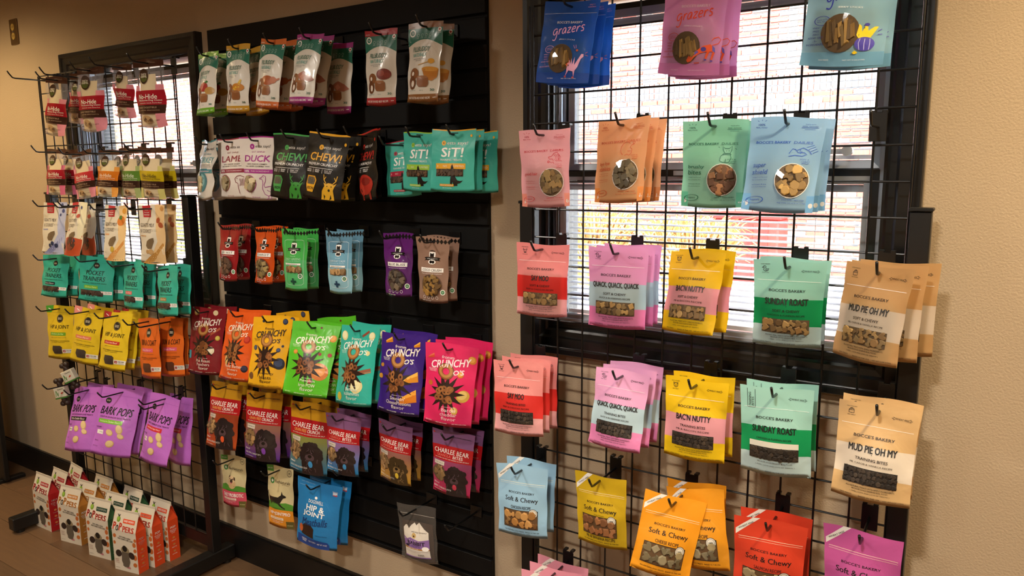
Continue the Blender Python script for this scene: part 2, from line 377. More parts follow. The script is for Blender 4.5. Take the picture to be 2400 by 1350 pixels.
# ------------------------------------------------------------------ hooks
HME = {}
def hook(x, z, ybase, ytip, kind, label):
    t = tag(empty('display_hook', (x, ybase, z)), label, 'hook', 'black display hooks')
    L = round(ybase - ytip, 2); key = (L, kind)
    if key not in HME:
        q = MB(); q.smooth = True; q.tube([(0, -.002, 0), (0, -L + .01, -.001), (0, -L, .001), (0, -L - .012, .016), (0, -L - .018, .026)], .0030, BLACKM, 8)
        p = MB()
        if kind == 'grid':
            p.bbox(-.017, -.0105, -.03, .017, -.0075, .03, BLACKM, .001)
            for s in (-1, 1): p.bbox(s * .011 - .005, -.0105, .028, s * .011 + .005, .007, .034, BLACKM, .001)
        else:
            p.bbox(-.022, -.006, -.014, .022, -.0005, .022, BLACKM, .001)
        HME[key] = (q.mesh('rod'), p.mesh('bracket'))
    link('rod', HME[key][0], t); link('bracket', HME[key][1], t)
    return t
# ------------------------------------------------------------------ lettering
TXT = {}
def collect(arts):
    need = set()
    for a in arts:
        for p in a:
            if p[0] == 'T': need.add((p[1], 0.0))
    obs = []
    for s, bold in need:
        cu = bpy.data.curves.new('text', 'FONT'); cu.body = s; cu.size = 1; cu.resolution_u = 2; cu.offset = bold
        o = bpy.data.objects.new('text', cu); COL.objects.link(o); obs.append((s, bold, o))
    bpy.context.view_layer.update(); dg = bpy.context.evaluated_depsgraph_get()
    for s, bold, o in obs:
        me = o.evaluated_get(dg).to_mesh(); v = np.zeros(len(me.vertices) * 3); me.vertices.foreach_get('co', v); v = v.reshape(-1, 3)[:, :2]
        f = [list(p.vertices) for p in me.polygons]
        if len(v): lo, hi = v.min(0), v.max(0); v = (v - lo) / np.maximum(hi - lo, 1e-6)
        TXT[(s, bold)] = (v, f); o.evaluated_get(dg).to_mesh_clear()
    for s, bold, o in obs:
        cu = o.data; bpy.data.objects.remove(o); bpy.data.curves.remove(cu)

# ------------------------------------------------------------------ pouch surface
def sstep(a, b, x):
    t = min(1, max(0, (x - a) / (b - a))); return t * t * (3 - 2 * t)
class Surf:
    def __init__(s, W, H, T, bt, ph, crease=1.0, gus=.45, flat=.2, pinch=.03): s.W, s.H, s.T, s.bt, s.ph, s.cr, s.gus, s.flat, s.pinch = W, H, T, bt, ph, crease, gus, flat, pinch
    def g(s, v): return sstep(s.flat - .06, .62, v) * (1 - (1 - s.gus) * sstep(.8, 1.0, v))
    def at(s, u, v, off=0, side=1, k=1.0):
        w = s.W * (1 + (s.bt - 1) * v - s.pinch * math.sin(math.pi * v) * (1 if v > .1 else v * 10))
        t = min(1, max(0, (u - .045) / .91)); a = math.sin(math.pi * t)
        y = -side * s.T / 2 * a * s.g(v) * k
        y += s.cr * (.0011 * math.sin(7 * u + 5.3 * v + s.ph) + .0009 * math.sin(11 * v - 4 * u + 2 * s.ph)) * (1 - v * .3)
        e = abs(u - .5) * 2
        y += s.cr * .0022 * math.sin(14 * v + s.ph * 3 + (2 if u > .5 else 0)) * e ** 4 * sstep(.1, .3, v)
        z = -v * s.H - .004 * s.cr * math.sin(math.pi * u) * sstep(.75, 1, v) + .0022 * s.cr * math.sin(6 * u + s.ph) * (1 - sstep(0, .12, v))
        return ((u - .5) * w, y - side * off, z)

def tri_patch(b, S, pts, m, off):
    """polygon in u,v -> subdivided triangles on the surface"""
    tris = tessellate_polygon([[Vector((p[0], p[1], 0)) for p in pts]])
    for t in tris:
        A, B_, C_ = [pts[i] for i in t]
        d = max(math.dist(A, B_), math.dist(B_, C_), math.dist(A, C_)); n = max(1, min(8, int(math.ceil(d / .09))))
        vs = []; idx = {}
        for i in range(n + 1):
            for j in range(n + 1 - i):
                k = n - i - j; idx[(i, j)] = len(vs)
                vs.append(S.at((A[0] * k + B_[0] * i + C_[0] * j) / n, (A[1] * k + B_[1] * i + C_[1] * j) / n, off))
        fs = []
        for i in range(n):
            for j in range(n - i):
                fs.append((idx[(i, j)], idx[(i + 1, j)], idx[(i, j + 1)]))
                if i + j < n - 1: fs.append((idx[(i + 1, j)], idx[(i + 1, j + 1)], idx[(i, j + 1)]))
        b.add(vs, fs, m)
def ell(cu, cv, ru, rv, n=22, rot=0, asp=1.0):
    o = []
    for k in range(n):
        a = k * 2 * math.pi / n; x, y = ru * math.cos(a), rv * math.sin(a)
        o.append((cu + x * math.cos(rot) - y * math.sin(rot) * asp, cv + x * math.sin(rot) / asp + y * math.cos(rot)))
    return o
def disc(b, S, cu, cv, ru, rv, m, off, hole=0, rot=0):
    asp = S.H / S.W; n = 22; rings = [hole, .5 + hole / 2, 1]; vs = []; fs = []
    for q in rings: vs += [S.at(x, y, off) for x, y in ell(cu, cv, ru * q, rv * q, n, rot, asp)]
    for i in range(len(rings) - 1):
        for k in range(n): fs.append((i * n + k, i * n + (k + 1) % n, (i + 1) * n + (k + 1) % n, (i + 1) * n + k))
    b.add(vs, fs, m)
def rect(b, S, u0, v0, u1, v1, m, off):
    nu = max(1, int((u1 - u0) / .07 + .99)); nv = max(1, int((v1 - v0) / .06 + .99)); vs = []; fs = []
    for j in range(nv + 1):
        for i in range(nu + 1): vs.append(S.at(u0 + (u1 - u0) * i / nu, v0 + (v1 - v0) * j / nv, off))
    for j in range(nv):
        for i in range(nu): o = j * (nu + 1) + i; fs.append((o, o + nu + 1, o + nu + 2, o + 1))
    b.add(vs, fs, m)
def stroke(b, S, pts, w, m, off):
    asp = S.W / S.H; q = [Vector((p[0], p[1] / asp)) for p in pts]; vs = []; fs = []; q2 = [q[0]]
    for a, c in zip(q, q[1:]):
        k = max(1, int((c - a).length / .06 + .99)); q2 += [a.lerp(c, i / k) for i in range(1, k + 1)]
    q = q2
    for i, p in enumerate(q):
        t = (q[min(i + 1, len(q) - 1)] - q[max(i - 1, 0)]); t.normalize() if t.length else None
        n = Vector((-t.y, t.x)) * w / 2
        for s in (1, -1): c = p + n * s; vs.append(S.at(c.x, c.y * asp, off))
    for i in range(len(q) - 1): fs.append((2 * i, 2 * i + 1, 2 * i + 3, 2 * i + 2))
    b.add(vs, fs, m)
def text(b, S, p, off):
    _, s, cu, cv, w, h, col = p[:7]; bold = p[7] if len(p) > 7 else 0.0; sh = p[8] if len(p) > 8 else 0; rot = p[9] if len(p) > 9 else 0
    v, f = TXT[(s, 0.0)]
    if not len(v): return
    asp = S.W / S.H; c, sn = math.cos(rot), math.sin(rot); m = mat(col, .45); d = bold * h * .9        # heavier faces: the word printed again, nudged
    for ox, oy in (((0, 0),) if bold < .004 else ((-d, 0), (d, 0)) if bold < .018 else ((-d, -d * .6), (d, -d * .6), (d, d * .6), (-d, d * .6))):
        vs = []
        for x, y in v:
            du, dv = (x - .5) * w + ox / asp + (y - .5) * h * sh / asp, -(y - .5) * h + oy
            du, dv = du * c - dv * sn / asp, du * sn * asp + dv * c
            vs.append(S.at(cu + du, cv + dv, off))
        b.add(vs, f, m)

SHAPES = [[(0, .55), (.35, .9), (.8, .75), (.9, .25), (.5, -.4), (0, -.9), (-.5, -.4), (-.9, .25), (-.8, .75), (-.35, .9)],
          [(-.8, -.6), (.7, -.7), (.9, .5), (-.6, .75)], [(.9, 0), (.6, .7), (-.1, .9), (-.8, .5), (-.9, -.3), (-.3, -.9), (.5, -.8)],
          [(-1, -.5), (-.55, -.75), (-.3, -.35), (.3, -.35), (.6, -.75), (1, -.4), (.95, .45), (.55, .7), (.3, .35), (-.3, .35), (-.6, .7), (-1, .4)]]
def lumps(b, S, shape, cu, cv, ru, rv, m, size, seed, kind, off):
    rnd = random.Random(seed); su, sv = size / S.W, size / S.H; pts = []
    if kind == 'stick':
        n = 9
        for i in range(n):
            a = -.75 + rnd.random() * .7; x = cu - ru * .62 + 1.24 * ru * i / (n - 1); y = cv + rv * (rnd.random() - .5) * .35
            Lw, Lh = .12 * ru, rv * (.55 + .15 * math.sin(i * 1.3 + .3))
            q = []
            for dx, dy in ((-Lw, -Lh), (Lw, -Lh), (Lw, Lh), (-Lw, Lh)): q.append((dx * math.cos(a) - dy * math.sin(a) * .6, dy * math.cos(a) + dx * math.sin(a)))
            vs = [S.at(x + p[0], y + p[1], off) for p in q] + [S.at(x + p[0] * .7, y + p[1] * .92, off + .0012 + .0004 * i) for p in q]
            b.add(vs, [(4, 5, 6, 7), (0, 1, 5, 4), (1, 2, 6, 5), (2, 3, 7, 6), (3, 0, 4, 7)], rnd.choice(m))
        return
    g = .95 if kind == 'k' else 1.0
    ny = max(2, int(2 * rv / sv / g + .5)); nx = max(2, int(2 * ru / su / g + .5)); cells = [(i, j) for j in range(ny) for i in range(nx)]; rnd.shuffle(cells)
    for q_, (i, j) in enumerate(cells):
        x = cu - ru + 2 * ru * (i + .5 + (j % 2) * .3 - .15) / nx + rnd.uniform(-.2, .2) * su; y = cv - rv + 2 * rv * (j + .5) / ny + rnd.uniform(-.2, .2) * sv
        if shape == 'E':
            d = math.hypot((x - cu) / ru, (y - cv) / rv); lim = 1 - .55 * su / ru
            if d > 1.05: continue
            if d > lim: x = cu + (x - cu) * lim / d; y = cv + (y - cv) * lim / d
        else: x = min(cu + ru - su * .55, max(cu - ru + su * .55, x)); y = min(cv + rv - sv * .55, max(cv - rv + sv * .55, y))
        a = rnd.random() * 6.28; q = rnd.uniform(.5, .66); P_ = rnd.choice(SHAPES); n = len(P_); h0 = off + .00002 * q_; h1 = off + size * (.10 + .16 * rnd.random()) + .00004 * q_
        tl = rnd.uniform(-.06, .06) * size
        rg = [((p[0] * math.cos(a) - p[1] * math.sin(a)) * q, (p[0] * math.sin(a) + p[1] * math.cos(a)) * q) for p in P_]
        vs = [S.at(x + p[0] * su, y + p[1] * sv, h0) for p in rg] + [S.at(x + p[0] * su * .95, y + p[1] * sv * .95, h1 * .8 + h0 * .2 + tl * p[0]) for p in rg] + [S.at(x + p[0] * su * .78, y + p[1] * sv * .78, h1 + tl * p[0]) for p in rg]
        fs = [tuple(2 * n + k for k in range(n))]
        for r_ in (0, 1): fs += [(r_ * n + k, r_ * n + (k + 1) % n, (r_ + 1) * n + (k + 1) % n, (r_ + 1) * n + k) for k in range(n)]
        b.add(vs, fs, rnd.choice(m))

def dim(h, f): return '#%02x%02x%02x' % tuple(min(255, int(int(h[i:i + 2], 16) * f)) for i in (1, 3, 5))
def treatm(cols): return [mat(dim(c, f), .6) for c in cols for f in (.72, .86, 1.0)]
def build_pouch(name, W, H, T, bt, bands, art, trans=0, rough=.38, coat=.15, ph=0, fill=None, gus=.45, flat=.2, crease=1.0, notch=True, pinch=.03, clearb=()):
    """returns [(part, mesh, parent_part)]"""
    S = Surf(W, H, T, bt, ph, crease, gus, flat, pinch); parts = []
    vb = sorted(set([round(i / 18, 4) for i in range(19)] + [0.0, 1.0] + [e for e, c in bands if e < 1]))
    vb = [v for i, v in enumerate(vb) if i == 0 or v - vb[i - 1] > .004 or v in [e for e, c in bands]]
    us = [0, .045] + [.045 + .91 * i / 12 for i in range(1, 12)] + [.955, 1]
    b = MB(); b.smooth = True; nu, nv = len(us), len(vb)
    def bandm(v):
        for e, c in bands:
            if v < e: break
        if isinstance(c, str):
            if c in clearb: return film(c, .10, .10)
            return mat(c, rough, 0, trans, coat, wr=1)
        return c
    for side in (1, -1):
        vs = [S.at(u, v, .0002, side) for v in vb for u in us]
        rows = {}
        for j in range(nv - 1):
            m = bandm((vb[j] + vb[j + 1]) / 2); fs = []
            for i in range(nu - 1):
                o = j * nu + i; f = (o, o + nu, o + nu + 1, o + 1); fs.append(f if side == 1 else f[::-1])
            rows.setdefault(m, []).extend(fs)
        o0 = len(b.v); b.v += vs
        for m, fs in rows.items():
            i_ = b.mi(m)
            for f in fs: b.f.append([k + o0 for k in f]); b.m.append(i_)
    n1 = nu * nv; last = (nv - 1) * nu; mb = bandm(.999); mid = len(b.v)      # gusset
    for u in us: p = S.at(u, 1, 0, 1, 0); b.v.append((p[0], p[1], p[2] + .018 * math.sin(math.pi * u)))
    i_ = b.mi(mb)
    for i in range(nu - 1):
        b.f.append([last + i + 1, last + i, mid + i, mid + i + 1]); b.m.append(i_)
        b.f.append([n1 + last + i, n1 + last + i + 1, mid + i + 1, mid + i]); b.m.append(i_)
    parts.append(('pouch', b.mesh(name + '_pouch'), None))
    a_ = MB(); t_ = MB(); w_ = MB(); l_ = MB(); l_.smooth = False; n = 0
    for p in art:
        n += 1; off = .0004 + .00005 * n; k = p[0]
        if k == 'R': rect(a_, S, p[1], p[2], p[3], p[4], p[5] if not isinstance(p[5], str) else mat(p[5], rough, 0, trans * .6, coat, wr=1), off)
        elif k == 'E': disc(a_, S, p[1], p[2], p[3], p[4], mat(p[5], rough, 0, trans * .6, coat, wr=1), off, 0, p[6] if len(p) > 6 else 0)
        elif k == 'O': disc(a_, S, p[1], p[2], p[3], p[4], mat(p[5], rough), off, p[6], p[7] if len(p) > 7 else 0)
        elif k == 'P': tri_patch(a_, S, p[1], mat(p[2], rough, 0, 0, coat, wr=1), off)
        elif k == 'S': stroke(a_, S, p[1], p[2], mat(p[3], .5), off)
        elif k == 'T': text(t_, S, p, off + .0003)
        elif k == 'W':                                     # see-through window with treats behind film
            _, sh, cu, cv, ru, rv, back, cols, size, kind = p
            if sh == 'R': rect(a_, S, cu - ru, cv - rv, cu + ru, cv + rv, mat(back, .7), off)
            else: disc(a_, S, cu, cv, ru, rv, mat(back, .7), off)
            lumps(l_, S, sh, cu, cv, ru, rv, treatm(cols), size, len(name) * 7 + int(cu * 100) + int(W * 1e4), kind, off + .0001)
            o2 = off + size * .34 + .001
            if sh == 'R': rect(w_, S, cu - ru, cv - rv, cu + ru, cv + rv, film('#ffffff', 0, .06), o2)
            else: disc(w_, S, cu, cv, ru, rv, film('#ffffff', 0, .06), o2)
    for nm, q in (('front_print', a_), ('lettering', t_), ('treats', l_), ('window_film', w_)):
        if q.f:
            if nm == 'front_print': q.smooth = True
            parts.append((nm, q.mesh(name + '_' + nm), None))
    if fill:                                               # the treats inside the pouch
        c, u0, u1, v0, v1, th = fill; q = MB(); q.smooth = True; nn, mm = 9, 9; vs = []
        for side in (1, -1):
            for j in range(mm + 1):
                for i in range(nn + 1):
                    tu, tv = i / nn, j / mm; u = u0 + (u1 - u0) * tu; v = v0 + (v1 - v0) * tv
                    x, y, z = S.at(u, v, 0, 1, 0); e = (math.sin(math.pi * tu) * math.sin(math.pi * tv)) ** .45
                    lump = 1 + .10 * math.sin(23 * u + 9 * v) * math.sin(17 * v + 5 * u)
                    yy = S.T / 2 * math.sin(math.pi * min(1, max(0, (u - .045) / .91))) * S.g(v) * th * lump
                    vs.append((x, y - side * min(e, 1) * yy, z))
        fs = []
        for s_ in (0, 1):
            for j in range(mm):
                for i in range(nn):
                    o = s_ * (nn + 1) * (mm + 1) + j * (nn + 1) + i; f = (o, o + nn + 1, o + nn + 2, o + 1); fs.append(f if s_ == 0 else f[::-1])
        q.add(vs, fs, noisy('treat_mass', c, c, 30, .8, .4, 120)); parts.append(('contents', q.mesh(name + '_contents'), None))
    return parts
# ------------------------------------------------------------------ printed fronts
K = '#191716'; Wh = '#f4f0ea'
def icon(kind, cu, cv, c=K):
    w = .008; o = []
    if kind == 'cow':
        o += [('S', [(cu - .028, cv - .01), (cu - .02, cv + .03), (cu + .02, cv + .03), (cu + .028, cv - .01), (cu - .028, cv - .01)], w, c), ('S', [(cu - .045, cv - .015), (cu - .03, cv - .005), (cu - .035, cv - .03)], w, c),
              ('S', [(cu + .045, cv - .015), (cu + .03, cv - .005), (cu + .035, cv - .03)], w, c), ('E', cu, cv + .024, .018, .009, c), ('E', cu - .012, cv, .006, .004, c), ('E', cu + .012, cv, .006, .004, c)]
    elif kind == 'duck':
        o += [('O', cu - .012, cv - .012, .022, .016, c, .68), ('S', [(cu - .034, cv - .012), (cu - .05, cv - .006), (cu - .033, cv - .004)], w, c), ('E', cu - .016, cv - .014, .005, .004, c),
              ('S', [(cu - .022, cv + .004), (cu - .03, cv + .022), (cu + .0, cv + .036), (cu + .035, cv + .028), (cu + .046, cv + .004), (cu + .02, cv + .01), (cu + .004, cv + .002)], w, c), ('S', [(cu - .006, cv + .014), (cu + .01, cv + .024), (cu + .026, cv + .016)], w, c)]
    elif kind == 'pig':
        o += [('O', cu, cv + .004, .036, .029, c, .78), ('O', cu, cv + .012, .016, .010, c, .6), ('E', cu - .014, cv - .006, .005, .004, c), ('E', cu + .014, cv - .006, .005, .004, c),
              ('S', [(cu - .034, cv - .008), (cu - .034, cv - .03), (cu - .018, cv - .02)], w, c), ('S', [(cu + .034, cv - .008), (cu + .034, cv - .03), (cu + .018, cv - .02)], w, c)]
    else:
        o += [('S', [(cu - .035, cv), (cu - .035, cv + .03), (cu + .03, cv + .03), (cu + .03, cv), (cu - .035, cv)], w, c), ('S', [(cu - .035, cv), (cu - .015, cv - .02), (cu + .005, cv - .024), (cu + .022, cv - .016), (cu + .03, cv)], w, c), ('O', cu + .0, cv - .018, .012, .01, c, .5)]
    return o
def rays(cu, cv, ru, rv, c, n=3):
    o = []
    for s in (-1, 1):
        for k in range(n):
            a = (k - (n - 1) / 2) * .5; o.append(('S', [(cu + s * ru * math.cos(a), cv + rv * math.sin(a)), (cu + s * ru * 1.25 * math.cos(a), cv + rv * 1.35 * math.sin(a))], .006, c))
    return o
FINE = ['ALL-NATURAL TREATS WITH SIMPLE INGREDIENTS.', 'BECAUSE DOGS DESERVE REAL FOOD.', '( AND... LOTS AND LOTS OF TREATS! )']
def band_pouch(title, kind, recipe, ic, tw, win=True, cols=('#8a6a3c', '#7a5a30', '#9a7a48'), back='#4a3820', sz=.015, sun=False):
    a = icon(ic, .165, .10) if not sun else [('S', [(.10, .03), (.10, .24)], .006, K), ('S', [(.10, .24), (.21, .24)], .006, K), ('S', [(.21, .24), (.21, .03)], .006, K), ('T', 'TRAINING', .135, .15, .21, .024, K, .01, 0, -1.5708), ('T', 'BITES', .175, .17, .13, .024, K, .01, 0, -1.5708)]
    if not sun: a += [('T', 'OVEN-BAKED' if kind[0] == 'S' else 'ONLY 4 CALORIES', .165, .055, .13, .011, K, .01), ('T', 'GOODNESS' if kind[0] == 'S' else 'PER TREAT', .165, .150, .10, .010, K, .01)]
    a += [('T', 'WHEAT FREE', .79, .115, .17, .019, K, .015, 0, .03)] + rays(.79, .115, .10, .02, K)
    a += [('S', [(.05, .235), (.95, .235)], .004, '#ffffff'), ('T', "BOCCE'S BAKERY", .48, .345, .52, .030, K, .025), ('T', title, .48, .47, tw, .072, K, .032)]
    if sun:
        a += [('T', recipe, .48, .575, .50, .022, K, .008), ('R', .13, .61, .83, .675, '#e9e2d2'), ('W', 'R', .48, .745, .35, .07, '#2a2119', ['#2b221a', '#3a2e22', '#231b14'], .011, 'k'),
              ('T', FINE[1], .5, .845, .50, .015, K), ('T', FINE[2], .5, .885, .56, .015, K)]
    else:
        a += [('E', .48, .522, .005, .004, K), ('T', kind, .48, .575, .40 if kind[0] == 'S' else .42, .029, K, .02), ('T', recipe, .48, .628, .55, .021, K, .006),
              ('W', 'R', .48, .755, .345, .082, back, list(cols), sz, 'k'),
              ('T', FINE[0], .5, .866, .62, .015, K), ('T', FINE[1], .5, .889, .46, .014, K), ('T', FINE[2], .5, .918, .50, .015, K)]
    a += [('T', 'DOG TREATS', .20, .955, .15, .013, K), ('T', 'BAKED IN THE USA', .50, .957, .27, .014, K), ('T', 'NET WT 6 OZ (170G)', .80, .96, .25, .014, K)]
    return a
DK = ('#3a2e25', '#2c231c', '#473a2e')
def daily(name, recipe, c, foot, cols, sketch, nw=.3):
    a = [('R', .0, .83, .12, 1, foot), ('R', .90, .83, 1.0, 1, foot), ('E', .06, .93, .035, .027, Wh), ('E', .96, .93, .03, .025, Wh)]
    a += [('T', '100%', .155, .085, .09, .022, c, .02), ('T', 'REAL FOOD', .155, .115, .15, .014, c, .015)] + [('S', [(.155 + .06 * math.cos(t), .065 + .02 * math.sin(t)), (.155 + .09 * math.cos(t), .065 + .035 * math.sin(t))], .006, c) for t in (-2.3, -1.57, -.85)]
    a += [('T', 'MADE WITH', .80, .075, .13, .010, c), ('T', 'FEEL-GOOD', .80, .10, .20, .014, c, .01), ('S', [(.69, .115), (.91, .115)], .005, c), ('S', [(.73, .132), (.87, .132)], .004, c)]
    a += [('T', "BOCCE'S BAKERY", .34, .275, .48, .028, c, .03), ('T', 'DAILIES', .75, .275, .25, .028, c, .0)]
    a += sketch(c)
    a += [('T', 'SOFT &', .80, .455, .12, .014, c), ('T', 'CHEWY', .82, .478, .11, .014, c), ('S', [(.77, .50), (.80, .494), (.83, .50), (.86, .494)], .006, c)]
    for k, w in enumerate(name): a.append(('T', w, .10 + .5 * nw * (len(w) / max(map(len, name))), .575 + .06 * k - .03 * (len(name) - 1), nw * len(w) / max(map(len, name)), .052, c, .005, .12))
    for k, t in enumerate(['omega-3 and flavored', 'for a healthy skin', 'wheat-free', 'corn, soy & wheat free']): a.append(('T', t, .22, .665 + .027 * k + (.02 if k > 1 else 0), .22, .013, c))
    a += [('O', .18, .895, .13, .035, c, .90, -.1), ('T', 'support', .18, .895, .14, .024, c), ('T', recipe, .72, .882, .30, .018, c, .01), ('T', 'dog treats  net wt 6 oz (170g)', .70, .91, .38, .014, c)]
    a += [('E', .67, .685, .235, .182, Wh), ('W', 'E', .67, .685, .225, .174, '#5a452c', list(cols), .019, 'k')]
    return a
def sk_hair(c):
    return [('S', [(.60, .36), (.66, .35), (.70, .31), (.76, .30), (.80, .34), (.80, .40)], .009, c), ('S', [(.60, .36), (.62, .385), (.68, .385), (.70, .41)], .009, c)] + [('S', [(.70 + .03 * k, .325), (.74 + .03 * k, .36), (.73 + .03 * k, .40), (.77 + .03 * k, .42)], .007, c) for k in range(4)] + [('O', .61, .42, .02, .016, c, .5), ('S', [(.63, .42), (.67, .435), (.70, .425), (.72, .45)], .008, c)] + [('S', [(.70 + .03 * k, .285), (.69 + .04 * k, .26)], .007, c) for k in range(4)]
def sk_curl(c):
    return [('S', [(.62 + .10 * math.cos(t * .5) * 1, .37 + .085 * math.sin(t * .5)) for t in range(4, 12)], .009, c), ('S', [(.62, .455), (.66, .44), (.70, .455), (.74, .43), (.74, .38), (.70, .36), (.72, .33), (.77, .32)], .009, c), ('O', .76, .30, .025, .018, c, .7), ('S', [(.66, .40), (.69, .405), (.72, .40)], .008, c)]
def sk_scarf(c):
    return [('S', [(.66, .35), (.65, .31), (.69, .33), (.75, .33), (.79, .305), (.79, .35), (.77, .385), (.69, .385), (.66, .35)], .009, c), ('S', [(.68, .385), (.63, .42), (.62, .47), (.67, .49), (.76, .49), (.79, .44), (.77, .385)], .009, c), ('S', [(.66, .40), (.79, .40)], .009, c), ('S', [(.71, .355), (.71, .362)], .012, c), ('S', [(.75, .355), (.75, .362)], .012, c), ('S', [(.71, .45), (.71, .485)], .008, c), ('S', [(.58, .31), (.60, .32)], .006, c), ('S', [(.84, .33), (.86, .34)], .006, c)]
def sk_cape(c):
    return [('S', [(.58, .40), (.62, .345), (.66, .35), (.70, .385), (.78, .38), (.82, .40), (.76, .42), (.66, .415), (.58, .43)], .009, c), ('S', [(.68, .36), (.76, .33), (.84, .36), (.88, .395)], .009, c), ('S', [(.73, .35), (.72, .37), (.75, .37), (.73, .395)], .009, c)] + [('S', [(.80 + .03 * k, .325 + .02 * k), (.90 + .02 * k, .295 + .02 * k)], .006, c) for k in range(4)]
GRZ = [(.0, .0)]
def script_word(cu, cv, s, c, w=.017):
    """'grazers' written with a brush: each letter a stroke"""
    L = [[(.9, .1), (.5, -.0), (.1, .3), (.15, .8), (.55, .85), (.9, .3), (.9, 1.3), (.6, 1.75), (.1, 1.6)], [(1.35, .1), (1.35, .95), (1.38, .5), (1.6, .12), (1.85, .2)], [(2.75, .2), (2.4, .05), (2.1, .4), (2.15, .85), (2.5, .85), (2.75, .2), (2.75, .95)],
         [(3.1, .15), (3.7, .1), (3.15, .9), (3.8, .85)], [(4.1, .5), (4.6, .4), (4.55, .08), (4.2, .1), (4.05, .6), (4.25, .9), (4.7, .8)], [(5.05, .1), (5.05, .95), (5.1, .45), (5.35, .1), (5.6, .2)], [(6.45, .1), (6.1, .0), (5.9, .3), (6.3, .5), (6.35, .85), (5.9, .9)]]
    o = []
    for l in L:
        pts = []
        for i in range(len(l) - 1):
            p0, p1, p2, p3 = [l[max(0, min(len(l) - 1, i + d))] for d in (-1, 0, 1, 2)]
            for t in (0, .33, .66):
                pts.append(tuple(.5 * (2 * p1[k] + (p2[k] - p0[k]) * t + (2 * p0[k] - 5 * p1[k] + 4 * p2[k] - p3[k]) * t * t + (3 * p1[k] - p0[k] - 3 * p2[k] + p3[k]) * t ** 3) for k in (0, 1)))
        pts.append(l[-1])
        o.append(('S', [(cu + (x - 3.3) * s, cv + (y - .5) * s * .95 - (x - 3.3) * s * .10) for x, y in pts], w, c))
    return o
def grazer(c1, c2, foot, animal):
    a = [('R', 0, .88, 1, 1, foot), ('S', [(.02, .15), (.98, .15)], .004, '#cfe0ff'), ('T', 'ONLY 5', .87, .055, .10, .018, c2, .01), ('T', 'INGREDIENTS', .87, .08, .14, .012, c2), ('T', "BOCCE'S BAKERY", .52, .265, .46, .030, c1, .025)] + script_word(.53, .365, .088, c2)
    a += [('T', 'JERKY STICKS', .54, .49, .30, .02, c1, .015, 0, .05), ('O', .22, .60, .10, .045, c2, .90), ('T', 'MADE WITH', .22, .592, .13, .013, c2), ('T', 'REAL MEAT', .22, .61, .12, .012, c2)]
    for k, t in enumerate(['WHEAT', 'FREE', 'ZERO', 'ADDED SALT', '-5-', 'INGREDIENTS']): a.append(('T', t, .16, .665 + .03 * k, .02 * len(t), .017, c2, .01))
    a += [('W', 'E', .46, .715, .235, .172, '#4f3a1e', ['#8a6a30', '#9a783c', '#75561f', '#6a5028'], .02, 'stick')] + animal + [('T', 'DOG TREATS', .30, .945, .12, .011, c1), ('T', 'NET WT 4 OZ (113G)', .66, .948, .26, .012, c1)]
    return a
an_turkey = [('P', [(.62, .88), (.63, .79), (.66, .74), (.68, .80), (.69, .72), (.71, .80), (.74, .70), (.745, .80), (.80, .72), (.84, .66), (.875, .66), (.88, .69), (.84, .72), (.80, .82), (.76, .86), (.745, .93), (.73, .87), (.66, .86), (.60, .92)], '#e6a6cf'), ('P', [(.58, .78), (.64, .72), (.66, .78), (.62, .82)], '#e0632c'), ('E', .76, .62, .02, .014, '#e0632c'), ('S', [(.72, .60), (.69, .56)], .008, '#c58ad0'), ('S', [(.74, .595), (.73, .555)], .008, '#c58ad0'), ('E', .735, .935, .02, .01, '#d85a5a'), ('E', .60, .925, .018, .01, '#d85a5a'), ('S', [(.90, .65), (.94, .63)], .006, '#e0632c'), ('S', [(.90, .67), (.95, .68)], .006, '#e0632c')]
an_cow = [('P', [(.50, .85), (.54, .80), (.62, .77), (.74, .70), (.84, .68), (.90, .71), (.92, .76), (.88, .85), (.86, .84), (.885, .76), (.84, .76), (.80, .84), (.775, .83), (.80, .76), (.70, .78), (.62, .82), (.57, .86), (.52, .87)], '#e0501c'), ('P', [(.56, .80), (.66, .75), (.68, .77), (.62, .80)], '#5a50b8'), ('E', .75, .735, .04, .025, '#5a50b8'), ('P', [(.87, .69), (.91, .72), (.92, .77), (.88, .75)], '#5a50b8'), ('S', [(.87, .69), (.95, .67), (.98, .63), (.94, .60), (.88, .615), (.86, .64)], .011, '#e0501c'), ('E', .785, .842, .018, .009, '#5a50b8'), ('E', .875, .855, .018, .009, '#5a50b8'), ('S', [(.62, .875), (.70, .872)], .012, '#c0402c')]
an_bird = [('P', [(.66, .74), (.68, .64), (.71, .66), (.72, .71), (.75, .66), (.78, .655), (.79, .70), (.86, .66), (.90, .66), (.84, .74), (.80, .78), (.70, .78)], '#e8c814'), ('E', .765, .815, .115, .06, '#5a4fc0')] + [('S', [(.71 + .055 * k, .77), (.695 + .065 * k, .81), (.71 + .055 * k, .865)], .008, '#b8b4e8') for k in range(3)] + [('E', .77, .645, .03, .014, '#4a40a8'), ('E', .745, .675, .006, .005, K), ('S', [(.90, .70), (.94, .68)], .008, '#4a40a8'), ('S', [(.90, .73), (.95, .725)], .008, '#4a40a8'), ('P', [(.63, .89), (.66, .87), (.70, .89), (.66, .90)], '#e8c814')]
